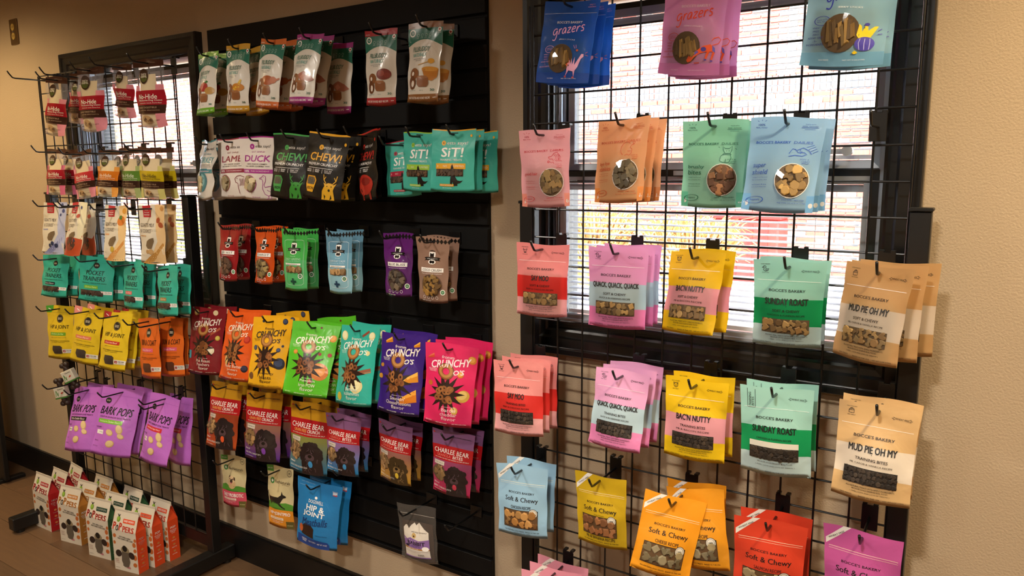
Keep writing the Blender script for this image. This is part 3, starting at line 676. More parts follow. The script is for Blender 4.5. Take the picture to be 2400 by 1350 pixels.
def softchewy(recipe, below=False, ms=('#a5733c', '#8e5f2c', '#b98a50'), rw=.36):
    a = [('P', [(.02, .165), (.26, .0), (.36, .0), (.02, .235)], '#e9e4dc'), ('T', 'WHEAT FREE', .165, .108, .25, .018, K, .02, 0, -.58), ('S', [(.06, .25), (.96, .25)], .005, '#fff4d0'), ('S', [(.06, .275), (.96, .275)], .003, '#fff4d0'),
         ('T', "BOCCE'S BAKERY", .50, .385, .52, .028, K, .02), ('T', 'Soft & Chewy', .50, .485, .66, .082, K, .014)]
    if below: a += [('T', 'Dog Treats', .50, .55, .20, .022, K, .015), ('T', recipe, .50, .875, .58, .042, K, .012)]; v0, v1 = .575, .835
    else: a += [('T', recipe, .50, .585, rw + .04, .042, K, .012)]; v0, v1 = .63, .875
    a += [('R', .13, v0 - .008, .83, v1 + .008, K), ('W', 'R', .48, (v0 + v1) / 2, .343, (v1 - v0) / 2, '#5b3f20', list(ms), .021, 'k')]
    a += [('E', .74, v0 + .03, .085, .068, '#e8e2d4'), ('O', .74, v0 + .03, .085, .068, K, .90), ('O', .74, v0 + .03, .062, .05, K, .92), ('T', '100%', .74, v0 + .03, .07, .020, K, .03)]
    a += [('T', 'ALL-NATURAL DOG TREATS : BAKED IN THE USA', .50, .925, .70, .017, K, .01), ('T', 'NET WEIGHT 6 OZ. (170G)', .50, .955, .34, .014, K)]
    return a
def pill(col, rec, ing, rw=.72):
    gd, gt = '#1f6b58', '#5fa79c'
    arc = [(0, .30)] + [(i / 10, .30 - .09 * math.sin(math.pi * i / 10)) for i in range(11)] + [(1, .30)]
    a = [('P', [(0, .078), (1, .078)] + [(1 - i / 10, .305 - .085 * math.sin(math.pi * i / 10)) for i in range(11)], gd), ('T', 'presidio', .10, .055, .14, .022, Wh, .02, .3),
         ('O', .13, .135, .085, .048, Wh, .68), ('S', [(.11, .12), (.13, .15), (.16, .125)], .012, Wh), ('E', .91, .105, .05, .028, Wh), ('P', [(.91, .085), (.93, .10), (.945, .10), (.93, .117), (.915, .115), (.91, .125), (.905, .115), (.89, .117), (.875, .10), (.89, .10)], '#a02420'), ('T', 'MADE IN CANADA', .91, .145, .10, .012, Wh)]
    for k in range(4): a += [('O', .30 + .12 * k, .165, .035, .02, '#bcd8d0', .82), ('T', ['NO WHEAT', 'NO CORN', 'NO SOY', 'VET'][k], .30 + .12 * k, .20, .07, .012, '#cfe4de')]
    a += [('T', 'PiLLBUDDY', .45, .345, .54, .062, gd, .012, .18), ('T', 'NATURALS', .42, .42, .44, .05, gt, .014, .18), ('T', 'THE HEALTHY PILL TREAT', .42, .472, .40, .014, '#3d4a48'), ('T', 'FOR DOGS', .42, .493, .18, .013, '#3d4a48')]
    br, bd = '#8a5630', '#6b3e20'
    a += ing + [('E', .30, .655, .17, .072, br), ('E', .27, .655, .07, .035, bd), ('E', .26, .655, .05, .026, '#eee4d8'), ('E', .24, .765, .15, .082, bd), ('E', .27, .78, .06, .04, '#eee4d8'), ('P', [(.42, .70), (.46, .685), (.68, .685), (.73, .71), (.74, .79), (.70, .82), (.48, .82), (.43, .79)], br), ('P', [(.42, .70), (.46, .685), (.68, .685), (.73, .71), (.58, .725)], '#9d6a42')]
    a += [('T', 'NET WT / PDS NET', .25, .86, .28, .012, '#5b7a76'), ('T', '150 G', .56, .86, .10, .012, '#5b7a76'), ('T', '30', .84, .853, .10, .028, gd, .02), ('T', rec, .43, .945, rw, .026, Wh, .008), ('S', [(.86, .945), (.94, .945)], .012, Wh)]
    return a
def stepped(n, c1, c2):
    return grad(c1, c2, 0, 1)
def etta(title, col, animal):
    return [('R', 0, 0, 1, .02, col), ('E', .34, .155, .06, .045, col), ('T', 'a', .34, .155, .03, .025, Wh, .03), ('T', 'etta says!', .64, .155, .42, .06, '#3a3030', .012, .2), ('T', 'EAT SIMPLE!', .52, .24, .36, .026, col, .0), ('T', title, .50, .345, .70, .10, col, .035, .12), ('T', '100% FREEZE DRIED', .50, .435, .56, .022, '#4a4040', .02), ('T', 'NEVER COOKED', .50, .47, .42, .022, '#4a4040', .02), ('S', [(.16, .47), (.26, .47)], .01, '#4a4040'), ('S', [(.74, .47), (.84, .47)], .01, '#4a4040'),
            ('R', .07, .515, .96, .58, col), ('T', '100%', .20, .548, .18, .036, Wh, .02), ('T', 'PURE INGREDIENT', .60, .548, .48, .022, '#e8c8d0'), ('E', .29, .745, .225, .135, col), ('W', 'E', .29, .745, .21, .125, '#8a7a5a', ['#cdbb92', '#b8a47c', '#d8c8a2'], .03, 'k')] + animal + [('T', 'NET WT 2.5 OZ', .46, .95, .22, .018, col, .02)]
an_lamb = [('S', [(.66, .68), (.72, .64), (.80, .63), (.90, .66), (.93, .74), (.88, .80), (.90, .92)], .014, '#7a3038'), ('S', [(.66, .68), (.68, .74), (.74, .76), (.76, .92)], .014, '#7a3038'), ('E', .72, .68, .012, .008, '#7a3038')] + [('S', [(.78 + .03 * k, .68), (.80 + .02 * k, .74), (.78 + .03 * k, .80)], .008, '#7a3038') for k in range(4)]
an_duck = [('S', [(.60, .66), (.66, .64), (.70, .61), (.75, .63), (.74, .70), (.70, .76), (.72, .80), (.84, .78), (.97, .82), (.90, .90), (.78, .93), (.70, .90), (.66, .82), (.68, .72), (.66, .67), (.60, .67)], .012, '#a03a8a'), ('E', .70, .645, .008, .006, '#a03a8a'), ('S', [(.76, .84), (.84, .87), (.92, .84)], .009, '#a03a8a'), ('S', [(.78, .93), (.78, .97), (.73, .975)], .010, '#a03a8a'), ('S', [(.84, .92), (.85, .965), (.80, .975)], .010, '#a03a8a')]
an_turk2 = [('E', .45, .72, .30, .16, '#3f7f8c'), ('E', .42, .70, .20, .11, '#78b0b8'), ('R', .18, .50, .70, .56, '#2a6f80'), ('E', .30, .62, .07, .05, '#2a5f70')]
def chew(col, animal):
    return [('R', 0, 0, 1, .025, col), ('E', .36, .215, .055, .04, col), ('T', 'a', .36, .215, .025, .022, K, .03), ('T', 'etta says!', .62, .218, .40, .062, '#d9d4cc', .008, .2), ('T', 'CHEW!', .50, .36, .78, .12, col, .03, .08), ('T', 'PREMIUM CRUNCHY', .46, .475, .76, .04, Wh, .012), ('S', [(.10, .535), (.76, .535)], .006, Wh),
            ('T', 'HIGH IN', .12, .565, .14, .018, Wh, .02), ('T', 'PROTEIN', .12, .592, .14, .018, Wh, .02), ('T', 'GRAIN', .38, .565, .13, .02, Wh, .02), ('T', 'FREE', .38, .592, .11, .02, Wh, .02), ('T', 'EASY TO', .66, .565, .17, .02, Wh, .02), ('T', 'DIGEST', .66, .592, .15, .02, Wh, .02), ('S', [(.26, .55), (.26, .61)], .006, Wh), ('S', [(.52, .55), (.52, .61)], .006, Wh), ('E', .92, .14, .03, .025, col),
            ('P', [(.10, .66), (.34, .66), (.40, .72), (.36, .82), (.30, .90), (.12, .90), (.06, .80)], col), ('P', [(.13, .675), (.32, .675), (.37, .72), (.34, .79), (.10, .79), (.10, .72)], '#4d4a42'), ('T', 'BISON', .22, .845, .20, .04, K, .03, .1)] + animal
def deer(c, d='#2c2a12'):
    return [('P', [(.56, .98), (.58, .86), (.63, .79), (.60, .74), (.66, .76), (.70, .74), (.77, .74), (.82, .76), (.88, .73), (.84, .79), (.82, .84), (.86, .98)], c), ('S', [(.66, .75), (.60, .70), (.58, .62)], .016, c), ('S', [(.60, .70), (.64, .65)], .014, c), ('S', [(.80, .75), (.86, .70), (.88, .62)], .016, c), ('S', [(.86, .70), (.82, .65)], .014, c), ('E', .735, .845, .025, .018, d), ('E', .69, .79, .012, .009, d), ('E', .78, .79, .012, .009, d), ('P', [(.62, .90), (.66, .93), (.63, .98)], d), ('P', [(.78, .90), (.80, .96), (.75, .98)], d)]
boar = [('E', .62, .78, .26, .14, '#a8281e'), ('E', .50, .84, .12, .09, '#c23a2a'), ('E', .47, .86, .03, .025, K), ('E', .66, .74, .14, .06, '#7c1c16'), ('P', [(.46, .90), (.52, .90), (.52, .99), (.46, .99)], '#8c2018'), ('P', [(.72, .90), (.80, .88), (.80, .99), (.74, .99)], '#8c2018')]
def sit(col):
    dog = [(.50, .88), (.51, .76), (.485, .73), (.47, .70), (.50, .66), (.505, .60), (.53, .56), (.555, .60), (.57, .64), (.56, .70), (.61, .76), (.66, .82), (.72, .83), (.78, .82), (.72, .86), (.66, .87), (.66, .90), (.58, .90), (.56, .84), (.54, .88), (.545, .90), (.49, .90)]
    return [('R', .02, 0, .98, .018, col), ('E', .29, .22, .05, .04, col), ('T', 'a', .29, .22, .025, .024, K, .03), ('T', 'etta says!', .60, .225, .46, .07, Wh, .010, .2), ('T', 'SiT!', .50, .37, .50, .15, Wh, .028, .04), ('T', 'TRAINING TREATS', .48, .495, .52, .032, Wh, .012), ('R', .12, .55, .82, .64, col), ('T', '3', .17, .595, .03, .03, Wh), ('T', 'NO', .36, .595, .10, .032, '#f4e8d0'), ('T', 'LIMITED', .68, .595, .22, .032, '#f4e8d0'), ('W', 'R', .46, .70, .32, .06, '#3a2a1c', ['#5a4028', '#4a3420', '#6a4c30'], .013, 'k'), ('P', dog, '#14110f'), ('R', .24, .875, .58, .91, col), ('T', 'PEANUT BUTTER RECIPE', .41, .893, .30, .016, Wh), ('T', 'NET WT 6 OZ (170G)', .42, .935, .22, .014, Wh), ('E', .90, .10, .025, .02, col), ('S', [(.40, .05), (.60, .05)], .025, '#0f4a44')]
def zig(name, c, dk, style, wc=('#6a4a34', '#7d5a40', '#563a28')):
    a = []
    for k in range(9): a.append(('P', [(.055 + .11 * k, .06), (.11 + .11 * k, .018), (.165 + .11 * k, .06), (.11 + .11 * k, .102)], '#121010'))
    a += [('P', [(.40, .255), (.41, .225), (.60, .225), (.61, .255), (.60, .30), (.41, .30)], Wh), ('P', [(.43, .30), (.43, .235), (.47, .25), (.52, .25), (.56, .235), (.56, .30)], '#181414'), ('S', [(.42, .215), (.50, .20), (.59, .215)], .02, '#181414'), ('P', [(.24, .315), (.32, .305), (.70, .305), (.77, .315), (.72, .335), (.77, .36), (.68, .35), (.32, .35), (.24, .36), (.30, .335)], '#141212'), ('T', "LORD JAMESON", .505, .328, .34, .016, Wh), ('E', .505, .375, .12, .035, Wh), ('E', .47, .375, .045, .024, '#181414'), ('E', .545, .375, .045, .024, '#181414')]
    if style == 'box':
        a += [('S', [(.12, .20), (.12, .19), (.20, .175), (.80, .175), (.88, .19), (.88, .88), (.80, .905), (.20, .905), (.12, .88), (.12, .20)], .010, dk), ('T', 'Nourish', .50, .44, .20, .018, dk), ('T', name, .48, .485, .62, .032, dk, .012), ('T', 'Coconut & Apple', .48, .522, .60, .014, dk), ('R', .14, .555, .80, .585, Wh), ('T', 'Limited Edition', .46, .57, .46, .018, '#4a5a5a', .01), ('W', 'R', .49, .665, .34, .045, '#6a4c34', ['#a8814f', '#96703f', '#b58e5c'], .02, 'k'), ('E', .78, .765, .075, .042, Wh), ('E', .78, .765, .055, .03, '#3d7a50'), ('T', 'USDA', .78, .765, .06, .016, Wh), ('P', [(.46, .80), (.54, .80), (.54, .835), (.62, .835), (.62, .865), (.54, .865), (.54, .90), (.46, .90), (.46, .865), (.38, .865), (.38, .835), (.46, .835)], '#1d4a3c' if 'GREEN' in name else '#1c3c58')]
    else:
        a += [('R', .14, .465, .86, .53, Wh), ('T', name, .50, .498, .60, .036, K, .02, .1), ('T', 'Fruit, Coconut & Cashews', .50, .555, .64, .014, Wh), ('O', .50, .735, .345, .175, dk, .93), ('W', 'E', .48, .735, .33, .165, '#3a2418', list(wc), .02, 'k'), ('E', .86, .835, .075, .042, Wh), ('E', .86, .835, .055, .03, '#4a8a5a'), ('T', 'USDA', .86, .835, .06, .016, Wh)] + [('O', .22 + .15 * k, .915, .045, .024, Wh, .80) for k in range(4)] + [('T', 'NET WT 6 OZ', .30, .965, .30, .014, Wh)]
    return a
def star(cu, cv, r, n=13, asp=.7, seed=1):
    rnd = random.Random(seed); o = []
    for k in range(2 * n):
        a = k * math.pi / n; q = r * ((1.0 + .25 * rnd.random()) if k % 2 == 0 else .55); o.append((cu + q * math.cos(a), cv + q * math.sin(a) * asp))
    return o
def crunchy(tc, flavor, foods, seed, fx=.55):
    a = list(foods) + [('P', star(.47, .60, .33, 13, .72, seed), '#2a1a14'), ('T', 'fromm', .44, .165, .24, .036, tc, .02, .1), ('T', 'CRUNCHY', .50, .235, .76, .092, tc, .03, .22, -.12), ('T', "O'S", .68, .335, .20, .06, tc, .04, .2, -.1), ('T', 'BIG CRUNCH', .15, .32, .16, .011, tc), ('T', 'SMALL BITE', .155, .335, .15, .011, tc), ('T', 'dog treats', .16, .35, .14, .012, tc)]
    a += [('O', .43, .335, .17, .098, '#8a5628', .40, .2), ('O', .425, .33, .14, .08, '#b07c44', .62, .2), ('O', .43, .335, .17, .098, '#6a3c1a', .92, .2)]
    rnd = random.Random(seed)
    for k in range(13):
        x, y = .47 + rnd.uniform(-.17, .17), .60 + rnd.uniform(-.09, .10); a.append(('O', x, y, .062, .036, rnd.choice(['#8a5730', '#9a6438', '#744526']), .38, rnd.random() * 3))
    a += [('T', 'Naturally & artificially', fx, .765, .26, .012, tc)] + [('T', t, fx, .80 + .052 * k, .10 + .033 * len(t), .042, tc, .006) for k, t in enumerate(flavor)]
    a += [('T', '100% TASTY', .12, .955, .14, .011, tc), ('T', 'ONLY FIVE CALORIES', .40, .962, .24, .011, tc), ('T', 'NET WT 6 OZ (170G)', .76, .962, .28, .011, tc)]
    return a
def bear(sub, flavor, c, tongue, bites, hair='#2a1c16', kib=('#b08a5a', '#9a7548', '#a98256')):
    a = [('S', [(.46, .09), (.97, .09)], .004, '#3a2a2a'), ('T', 'zippy fresh, open here', .70, .085, .44, .020, '#2a2020', .02), ('T', 'MADE IN USA', .15, .06, .22, .015, '#5a3020'), ('E', .05, .055, .02, .014, '#c83030')]
    a += [('T', 'CHARLEE BEAR', .48, .325, .86, .072, '#f3ece2', .004), ('T', sub, .30, .395, .36, .042, '#e8a050' if not bites else '#e07060', .008), ('T', 'BITES' if bites else 'CRUNCH', .66, .395, .24 if bites else .30, .044, '#f3ece2', .008), ('T', 'NO CORN, NO SOY, NO ADDED SUGAR OR SALT', .50, .44, .86, .016, '#e8dcd0')]
    a += [('R', .05, .49, .34, .55, '#cfc6b8'), ('T', 'CRISPY BISCUIT', .195, .52, .24, .022, '#6a5a50'), ('W', 'E', .20, .68, .20, .13, '#5a4430', list(kib), .02, 'k')]
    rnd = random.Random(len(flavor))
    lt = tuple(min(255, int(int(hair[i:i + 2], 16) * 1.9 + 12)) for i in (1, 3, 5)); lt = '#%02x%02x%02x' % lt
    for k in range(15):
        t = -.35 + k * .262; q = rnd.uniform(.9, 1.1); a.append(('E', .635 - .21 * q * math.cos(t), .70 - .14 * q * math.sin(t) + .02, .062 * q, .042 * q, hair, t))
    a += [('P', [(.42, .72), (.47, .62), (.56, .575), (.70, .575), (.80, .62), (.86, .72), (.90, .86), (.92, .995), (.40, .995), (.42, .86)], hair)]
    for k in range(16):
        x_, y_ = .47 + rnd.random() * .34, .61 + rnd.random() * .32; a.append(('S', [(x_, y_), (x_ + rnd.uniform(-.03, .03), y_ + .025), (x_ + rnd.uniform(-.05, .05), y_ + .055)], .014, lt))
    a += [('E', .635, .755, .10, .055, lt), ('E', .635, .735, .045, .024, '#100c0b'), ('E', .575, .675, .016, .011, '#0b0909'), ('E', .70, .675, .016, .011, '#0b0909'), ('S', [(.57, .79), (.60, .80), (.635, .785), (.67, .80), (.70, .79)], .012, '#100c0b'), ('E', .645, .845, .05, .045, tongue)]
    a += [('T', 'Natural', .13, .845, .16, .026, Wh, .01, .2), ('T', flavor, .30, .905, .52, .028, Wh, .004), ('T', 'NET WT 8 OZ (226 g)', .18, .95, .24, .012, Wh)]
    return a
def petnat(c, word, dog, thin=''):
    return [('R', 0, 0, .26, .10, '#4f8a34'), ('T', 'NEW LOOK', .13, .05, .18, .02, Wh), ('O', .86, .09, .085, .06, '#3a3428', .86), ('T', '30', .86, .09, .07, .03, '#3a3428', .02), ('E', .19, .25, .085, .052, '#3a7a3c'), ('R', .175, .225, .205, .275, Wh), ('R', .15, .24, .23, .26, Wh), ('T', 'PetNaturals', .60, .255, .58, .05, '#4a3c28', .008), ('T', 'of Vermont', .72, .295, .25, .018, '#6a5a40'),
            ('P', [(0, .60), (.2, .565), (.45, .60), (.75, .58), (1, .61), (1, .70), (0, .70)], '#4f8a2e')] + dog + [('T', 'SUPPLEMENT FOR DOGS', .48, .685, .52, .016, '#2f3a20'), ('T', word, .50, .775, .80, .066, Wh, .02)] + ([('R', .10, .83, .66, .87, '#e8dcc8'), ('T', 'DUCK FLAVOR', .38, .85, .46, .022, c, .02), ('T', 'Supports digestive health', .38, .895, .50, .016, Wh), ('T', 'and regularity', .34, .92, .30, .016, Wh), ('R', .74, .88, 1, 1, '#5a5226'), ('T', '60 chews', .87, .94, .18, .022, '#d8cc98')])
dog_sit = [('E', .50, .56, .16, .09, '#c9a678'), ('E', .48, .47, .13, .075, '#d6b88e'), ('E', .48, .50, .06, .045, '#3a2c24'), ('E', .41, .455, .02, .013, '#1c1412'), ('E', .54, .455, .02, .013, '#1c1412'), ('P', [(.34, .44), (.38, .38), (.42, .41)], '#4a3424'), ('P', [(.56, .41), (.62, .42), (.64, .48), (.58, .47)], '#4a3424'), ('E', .48, .535, .025, .018, '#d86a78')]
dog_run = [('P', [(.04, .50), (.12, .51), (.48, .50), (.58, .46), (.60, .40), (.64, .45), (.74, .47), (.76, .495), (.66, .51), (.60, .56), (.55, .60), (.66, .65), (.74, .67), (.72, .685), (.60, .66), (.46, .605), (.20, .60), (.10, .66), (.03, .68), (.10, .60), (.04, .56)], '#1f1a17'), ('S', [(.05, .51), (.01, .46), (.03, .42)], .015, '#1f1a17')]
def nohide(col, lt, txt='#f0e6d8', word='No-Hide', kn=None):
    o = [('T', 'resealable pouch', .50, .05, .50, .018, '#8a6a50'), ('E', .33, .245, .17, .115, '#3a2418'), ('E', .33, .275, .13, .06, '#55602a'), ('T', 'EARTH', .33, .215, .20, .03, '#e8dcc8', .01), ('T', 'ANIMAL', .33, .25, .26, .034, '#e8dcc8', .012), ('T', word, .46, .555, .62, .072, txt, .012), ('T', 'Wholesome Dog Chews', .52, .615, .74, .034, txt, .002), ('T', 'Humanely raised, Farm-Fed', .54, .655, .66, .018, txt), ('T', 'EASILY DIGESTIBLE', .44, .72, .62, .026, '#b89878', .006), ('T', 'rawhide alternative', .50, .76, .66, .016, '#b89878'), ('E', .40, .88, .16, .05, '#b89468'), ('P', [(.26, .90), (.36, .85), (.42, .90), (.54, .87), (.58, .91), (.30, .92)], '#5a3c28'), ('T', '1 CHEW', .72, .90, .18, .016, '#6a4a38')]
    return o
def honest(tone, dk, fl, fruit):
    swoosh = [('P', [(.62, 0), (1, 0), (1, 1), (.30, 1), (.62, .82), (.78, .62), (.70, .40), (.66, .2)], tone), ('P', [(.10, 1), (.40, .90), (.72, .80), (.95, .62), (.95, .70), (.70, .90), (.50, 1)], dk)]
    return swoosh + [('P', [(.16, 0), (.46, 0), (.46, .21), (.18, .21)], '#b3202a'), ('T', 'the', .30, .085, .12, .018, Wh, .02), ('T', 'honest', .31, .125, .18, .026, Wh, .02), ('T', 'kitchen', .31, .165, .19, .028, Wh, .02), ('T', "GOAT'S MILK", .34, .345, .58, .066, '#3d3026', -.004), ('T', "N' COOKIES", .30, .445, .50, .066, '#3d3026', -.004), ('T', 'baked goat', .66, .425, .20, .012, '#6a5a4a'), ('T', 'milk treats', .66, .445, .20, .012, '#6a5a4a'), ('R', .04, .52, .34, .545, dk), ('T', fl, .19, .533, .26, .014, Wh), ('P', [(.34, .70), (.40, .62), (.52, .58), (.66, .56), (.68, .62), (.62, .70), (.58, .75), (.42, .75)], '#6e5a40'), ('T', 'NET WT', .12, .86, .14, .014, '#5a4a3a')] + fruit
def trainer(pc, pt, fl):
    return [('S', [(.04, .13), (.96, .13)], .005, '#1c8a78'), ('E', .50, .195, .085, .066, '#14110f'), ('T', 'BIXBI', .50, .195, .09, .035, '#d8d0b8', .01), ('T', 'POCKET', .48, .36, .50, .10, '#14110f', .012, .12), ('T', 'TRAINERS', .45, .49, .66, .10, '#14110f', .012, .12), ('T', 'TRAINING TREATS FOR DOGS', .47, .59, .72, .024, '#14110f', .015), ('R', .18, .645, .60, .715, pc), ('T', fl, .39, .68, .36, .034, pt, .01, .15), ('W', 'R', .40, .81, .34, .06, '#3a2a22', ['#4a362c', '#57402f', '#3e2d24'], .014, 'k'), ('R', .66, .76, .97, .83, Wh), ('R', .68, .775, .75, .815, '#b84a4a'), ('T', 'USA MADE', .87, .785, .16, .022, K, .02), ('T', 'LOVINGLY', .87, .812, .14, .014, '#6a6a6a'), ('R', .20, .855, .58, .90, '#4fc0aa'), ('T', 'GRAIN FREE', .39, .878, .28, .026, '#14110f', .015), ('T', '6 OZ (170G)', .40, .935, .38, .022, '#14110f')]
def hipj(title, pc, pt, fl, corner=None, win='#3a302a', tw=.70):
    a = [('S', [(.04, .13), (.96, .13)], .005, '#a08a10')] + ([('P', [(0, 0), (.28, 0), (.26, .08), (.16, .13), (0, .13)], corner), ('S', [(.08, .05), (.18, .08)], .02, Wh)] if corner else [])
    return a + [('E', .52, .245, .12, .078, '#14110f'), ('O', .52, .245, .105, .068, '#8a7a4a', .93), ('T', 'BIXBI', .52, .245, .13, .045, '#d8d0b8', .012), ('T', title, .50, .41, tw, .092, '#14110f', .012, .06), ('R', .18, .505, .76, .565, pc), ('T', fl, .47, .535, .46, .03, pt, .01, .15), ('T', 'supplemental dog treats', .50, .60, .56, .014, K), ('T', 'WITH GLUCOSAMINE & CHONDROITIN', .50, .665, .74, .020, K, .015), ('T', 'FOR JOINT SUPPORT', .50, .695, .50, .018, K, .012), ('P', [(.26, .84), (.30, .76), (.60, .755), (.66, .78), (.64, .895), (.56, .90), (.32, .905)], win), ('R', .66, .815, 1, .885, '#ddd8cc'), ('R', .68, .83, .76, .87, '#a84a4a'), ('T', 'USA MADE', .88, .84, .20, .022, K, .02), ('T', 'LOVINGLY', .88, .868, .16, .013, '#6a6a6a'), ('T', 'NET WT 5 OZ (142G)', .36, .955, .34, .014, K)]
def bark(pc, pt, fl):
    a = [('S', [(.03, .11), (.97, .11)], .005, '#8a4aa0'), ('E', .20, .20, .07, .045, '#14110f'), ('T', 'BIXBI', .20, .20, .08, .022, '#d8d0b8', .01), ('T', 'BARK POPS', .47, .345, .80, .115, '#14110f', .02, .2), ('T', 'LIGHT & CRUNCHY DOG TREATS', .46, .44, .78, .022, '#3a1020', .02), ('R', .05, .475, .70, .535, pc), ('T', fl, .375, .505, .56, .030, pt, .01, .15), ('T', 'NON-GMO', .10, .60, .16, .022, '#3a1a4a', .01), ('R', .06, .64, .26, .70, Wh), ('R', .08, .652, .12, .688, '#b84a4a'), ('T', 'USA MADE', .19, .67, .11, .016, K), ('T', 'Savory', .10, .80, .12, .024, '#2a1030'), ('T', 'NET WT 4 OZ', .10, .88, .14, .014, '#2a1030')]
    for x, y, r, s in ((.44, .66, .3, 1), (.66, .60, 1.1, 1.1), (.50, .82, -.2, 1.1), (.72, .70, .4, .8)): a += [('E', x, y, .10 * s, .045 * s, '#c8a468', r), ('E', x - .008, y - .006, .085 * s, .036 * s, '#dcc08c', r)]
    return a
# ------------------------------------------------------------------ products: size mm (w, h, thick), bottom taper, bands, art, look
FAM = dict(grz=(150, 195, 30, .96), dly=(148, 191, 28, .93), sc=(150, 191, 26, .95), tb=(152, 198, 28, .97), sf=(156, 196, 30, .95), pb=(125, 219, 36, .90), et=(175, 211, 30, .95), ch=(182, 214, 34, .92), si=(140, 170, 24, 1.0),
           lb=(122, 203, 30, .84), cr=(192, 268, 42, .90), cb=(182, 266, 40, .97), bb=(158, 206, 32, .88), pn=(142, 212, 26, .93), pj=(142, 236, 26, .95), dw=(205, 250, 40, .88), rabbit=(163, 192, 34, .92), nl=(165, 235, 30, 1.0), nm=(145, 194, 26, 1.0), ns=(150, 190, 26, 1.0),
           hk=(155, 228, 30, .92), pk=(165, 192, 26, .96), hj=(205, 252, 36, .95), sk=(155, 240, 30, 1.0), bk=(215, 330, 46, .95))
P = {}
def prod(t, fam, bands, art, desc, short, **kw): P[t] = (fam, bands, art, desc, short, kw)
TR = dict(trans=.55, rough=.45, coat=.05)
fillb = dict(fill=('#6a5236', .12, .88, .42, .95, .75))
def gz(t, base, c1, c2, foot, an, desc, sh): prod(t, 'grz', [(1, base)], grazer(c1, c2, foot, an), desc, sh, **TR, fill=('#6a5236', .14, .84, .5, .95, .7))
gz('grz_blue', '#2a6cd0', '#e8f0ff', '#e9b0e4', '#1650b4', an_turkey, 'royal blue pouch with a pink turkey drawing', 'royal blue turkey pouches')
gz('grz_pink', '#eaa6da', '#f6d8ec', '#d4401f', '#dc86c4', an_cow, 'pink pouch with an orange cow drawing', 'pink cow pouches')
gz('grz_lblue', '#a6d2e6', '#f0f6fa', '#2f3aa8', '#7fb8da', an_bird, 'sky blue pouch with a yellow bird on a purple pumpkin', 'sky blue bird pouches')
def dl(t, base, foot, c, name, rec, cols, sk, desc, sh, nw=.3): prod(t, 'dly', [(1, base)], daily(name, rec, c, foot, cols, sk, nw), desc, sh, **TR, fill=('#6a5236', .14, .88, .5, .95, .7))
dl('dly_pink', '#f6b6b8', '#f09c8a', '#cc2f3a', ['good hair'], 'salmon recipe', ('#8f7040', '#a58650', '#7a5c32'), sk_hair, 'pale pink pouch with a round window and a long-haired dog sketch', 'pale pink round-window pouch')
dl('dly_orange', '#f8bb84', '#f09a4e', '#cc4a1c', ['bye bye', 'stinkies'], 'pumpkin + ginger recipe', ('#6a5c42', '#7a6a4c', '#57492f'), sk_curl, 'orange pouch with a round window and a curled dog sketch', 'orange round-window pouches', .27)
dl('dly_mint', '#a2e0c6', '#6cc6a6', '#12604a', ['brushy', 'bites'], 'apple + mint recipe', ('#8a5a38', '#9a6a44', '#77492c'), sk_scarf, 'mint green pouch with a round window and a scarfed dog sketch', 'mint round-window pouches', .28)
dl('dly_blue', '#a4ceee', '#7ab4e4', '#1f4fb0', ['super', 'shield'], 'peanut butter + apple recipe', ('#b08a4a', '#c09a58', '#9a763c'), sk_cape, 'light blue pouch with a round window and a flying dog sketch', 'light blue round-window pouches', .22)
KD = {'sc': 'SOFT & CHEWY', 'tb': 'TRAINING BITES'}
for k in ('sc', 'tb'):
    far_ = 'tan treats' if k == 'sc' else 'dark bits'
    kw = dict(cols=DK, back='#231b15', sz=.010) if k == 'tb' else {}
    tr = TR if k == 'sc' else dict(trans=.2, rough=.45, coat=.05)
    for n, c, ttl, rec, ic, tw, d in (('moo', ('#f49a96', '#e2322c', '#f4b0b0'), 'SAY MOO', 'BEEF & CHEDDAR RECIPE', 'cow', .34, 'pink pouch with a red band'), ('quack', ('#ecaad4', '#bcd4de', '#f08cc0'), 'QUACK, QUACK, QUACK', 'DUCK & BLUEBERRIES RECIPE', 'duck', .80, 'pink pouch with a pale blue band'),
                           ('bacn', ('#f5cb18', '#eda2ac', '#f5cb18'), "BAC'N NUTTY", 'PB & BACON RECIPE', 'pig', .56, 'yellow pouch with a pink band'), ('sun', ('#acdfd2', '#0f9f5c', '#c6dede'), 'SUNDAY ROAST', 'CHICKEN & PUMPKIN RECIPE', 'duck', .62, 'mint pouch with a green band'), ('mud', ('#dbb37c', '#e8d8c4', '#dbb37c'), 'MUD PIE OH MY', 'PB, CAROB & VANILLA RECIPE', 'cake', .62, 'tan pouch with a cream band')):
        prod(k + '_' + n, k, [(.445, c[0]), (.755, c[1]), (1, c[2])], band_pouch(ttl, KD[k], rec, ic, tw, sun=(k == 'tb' and n == 'sun'), **kw), d + ' over ' + far_, d.replace('a ', '', 1) + ' of ' + far_, **tr, **fillb)
for n, c, rec, d, below, ms in (('chicken', '#9cc4de', 'CHICKEN RECIPE', 'powder blue', 0, ('#b07a3a', '#9a652c', '#c08e50')), ('banana', '#d3ae1c', 'PB & BANANA RECIPE', 'mustard yellow', 1, ('#a5683a', '#8e552c', '#b87a48')), ('cheese', '#f2a01e', 'CHEESE RECIPE', 'golden orange', 0, ('#9a8a64', '#ac9c78', '#857552')), ('salmon', '#e2452a', 'SALMON RECIPE', 'bright red', 0, ('#b8a070', '#a58c5c', '#c8b284')), ('magenta', '#c95a9e', 'DUCK RECIPE', 'magenta', 0, ('#b8a070', '#a58c5c')), ('pink', '#ee9fb2', 'BACON RECIPE', 'rose pink', 0, ('#b8a070', '#a58c5c'))):
    prod('sf_' + n, 'sf', [(1, c)], softchewy(rec, bool(below), ms), d + ' pouch with a white corner stripe', d + ' corner-stripe pouches', trans=.15, rough=.45, coat=.05, **fillb)
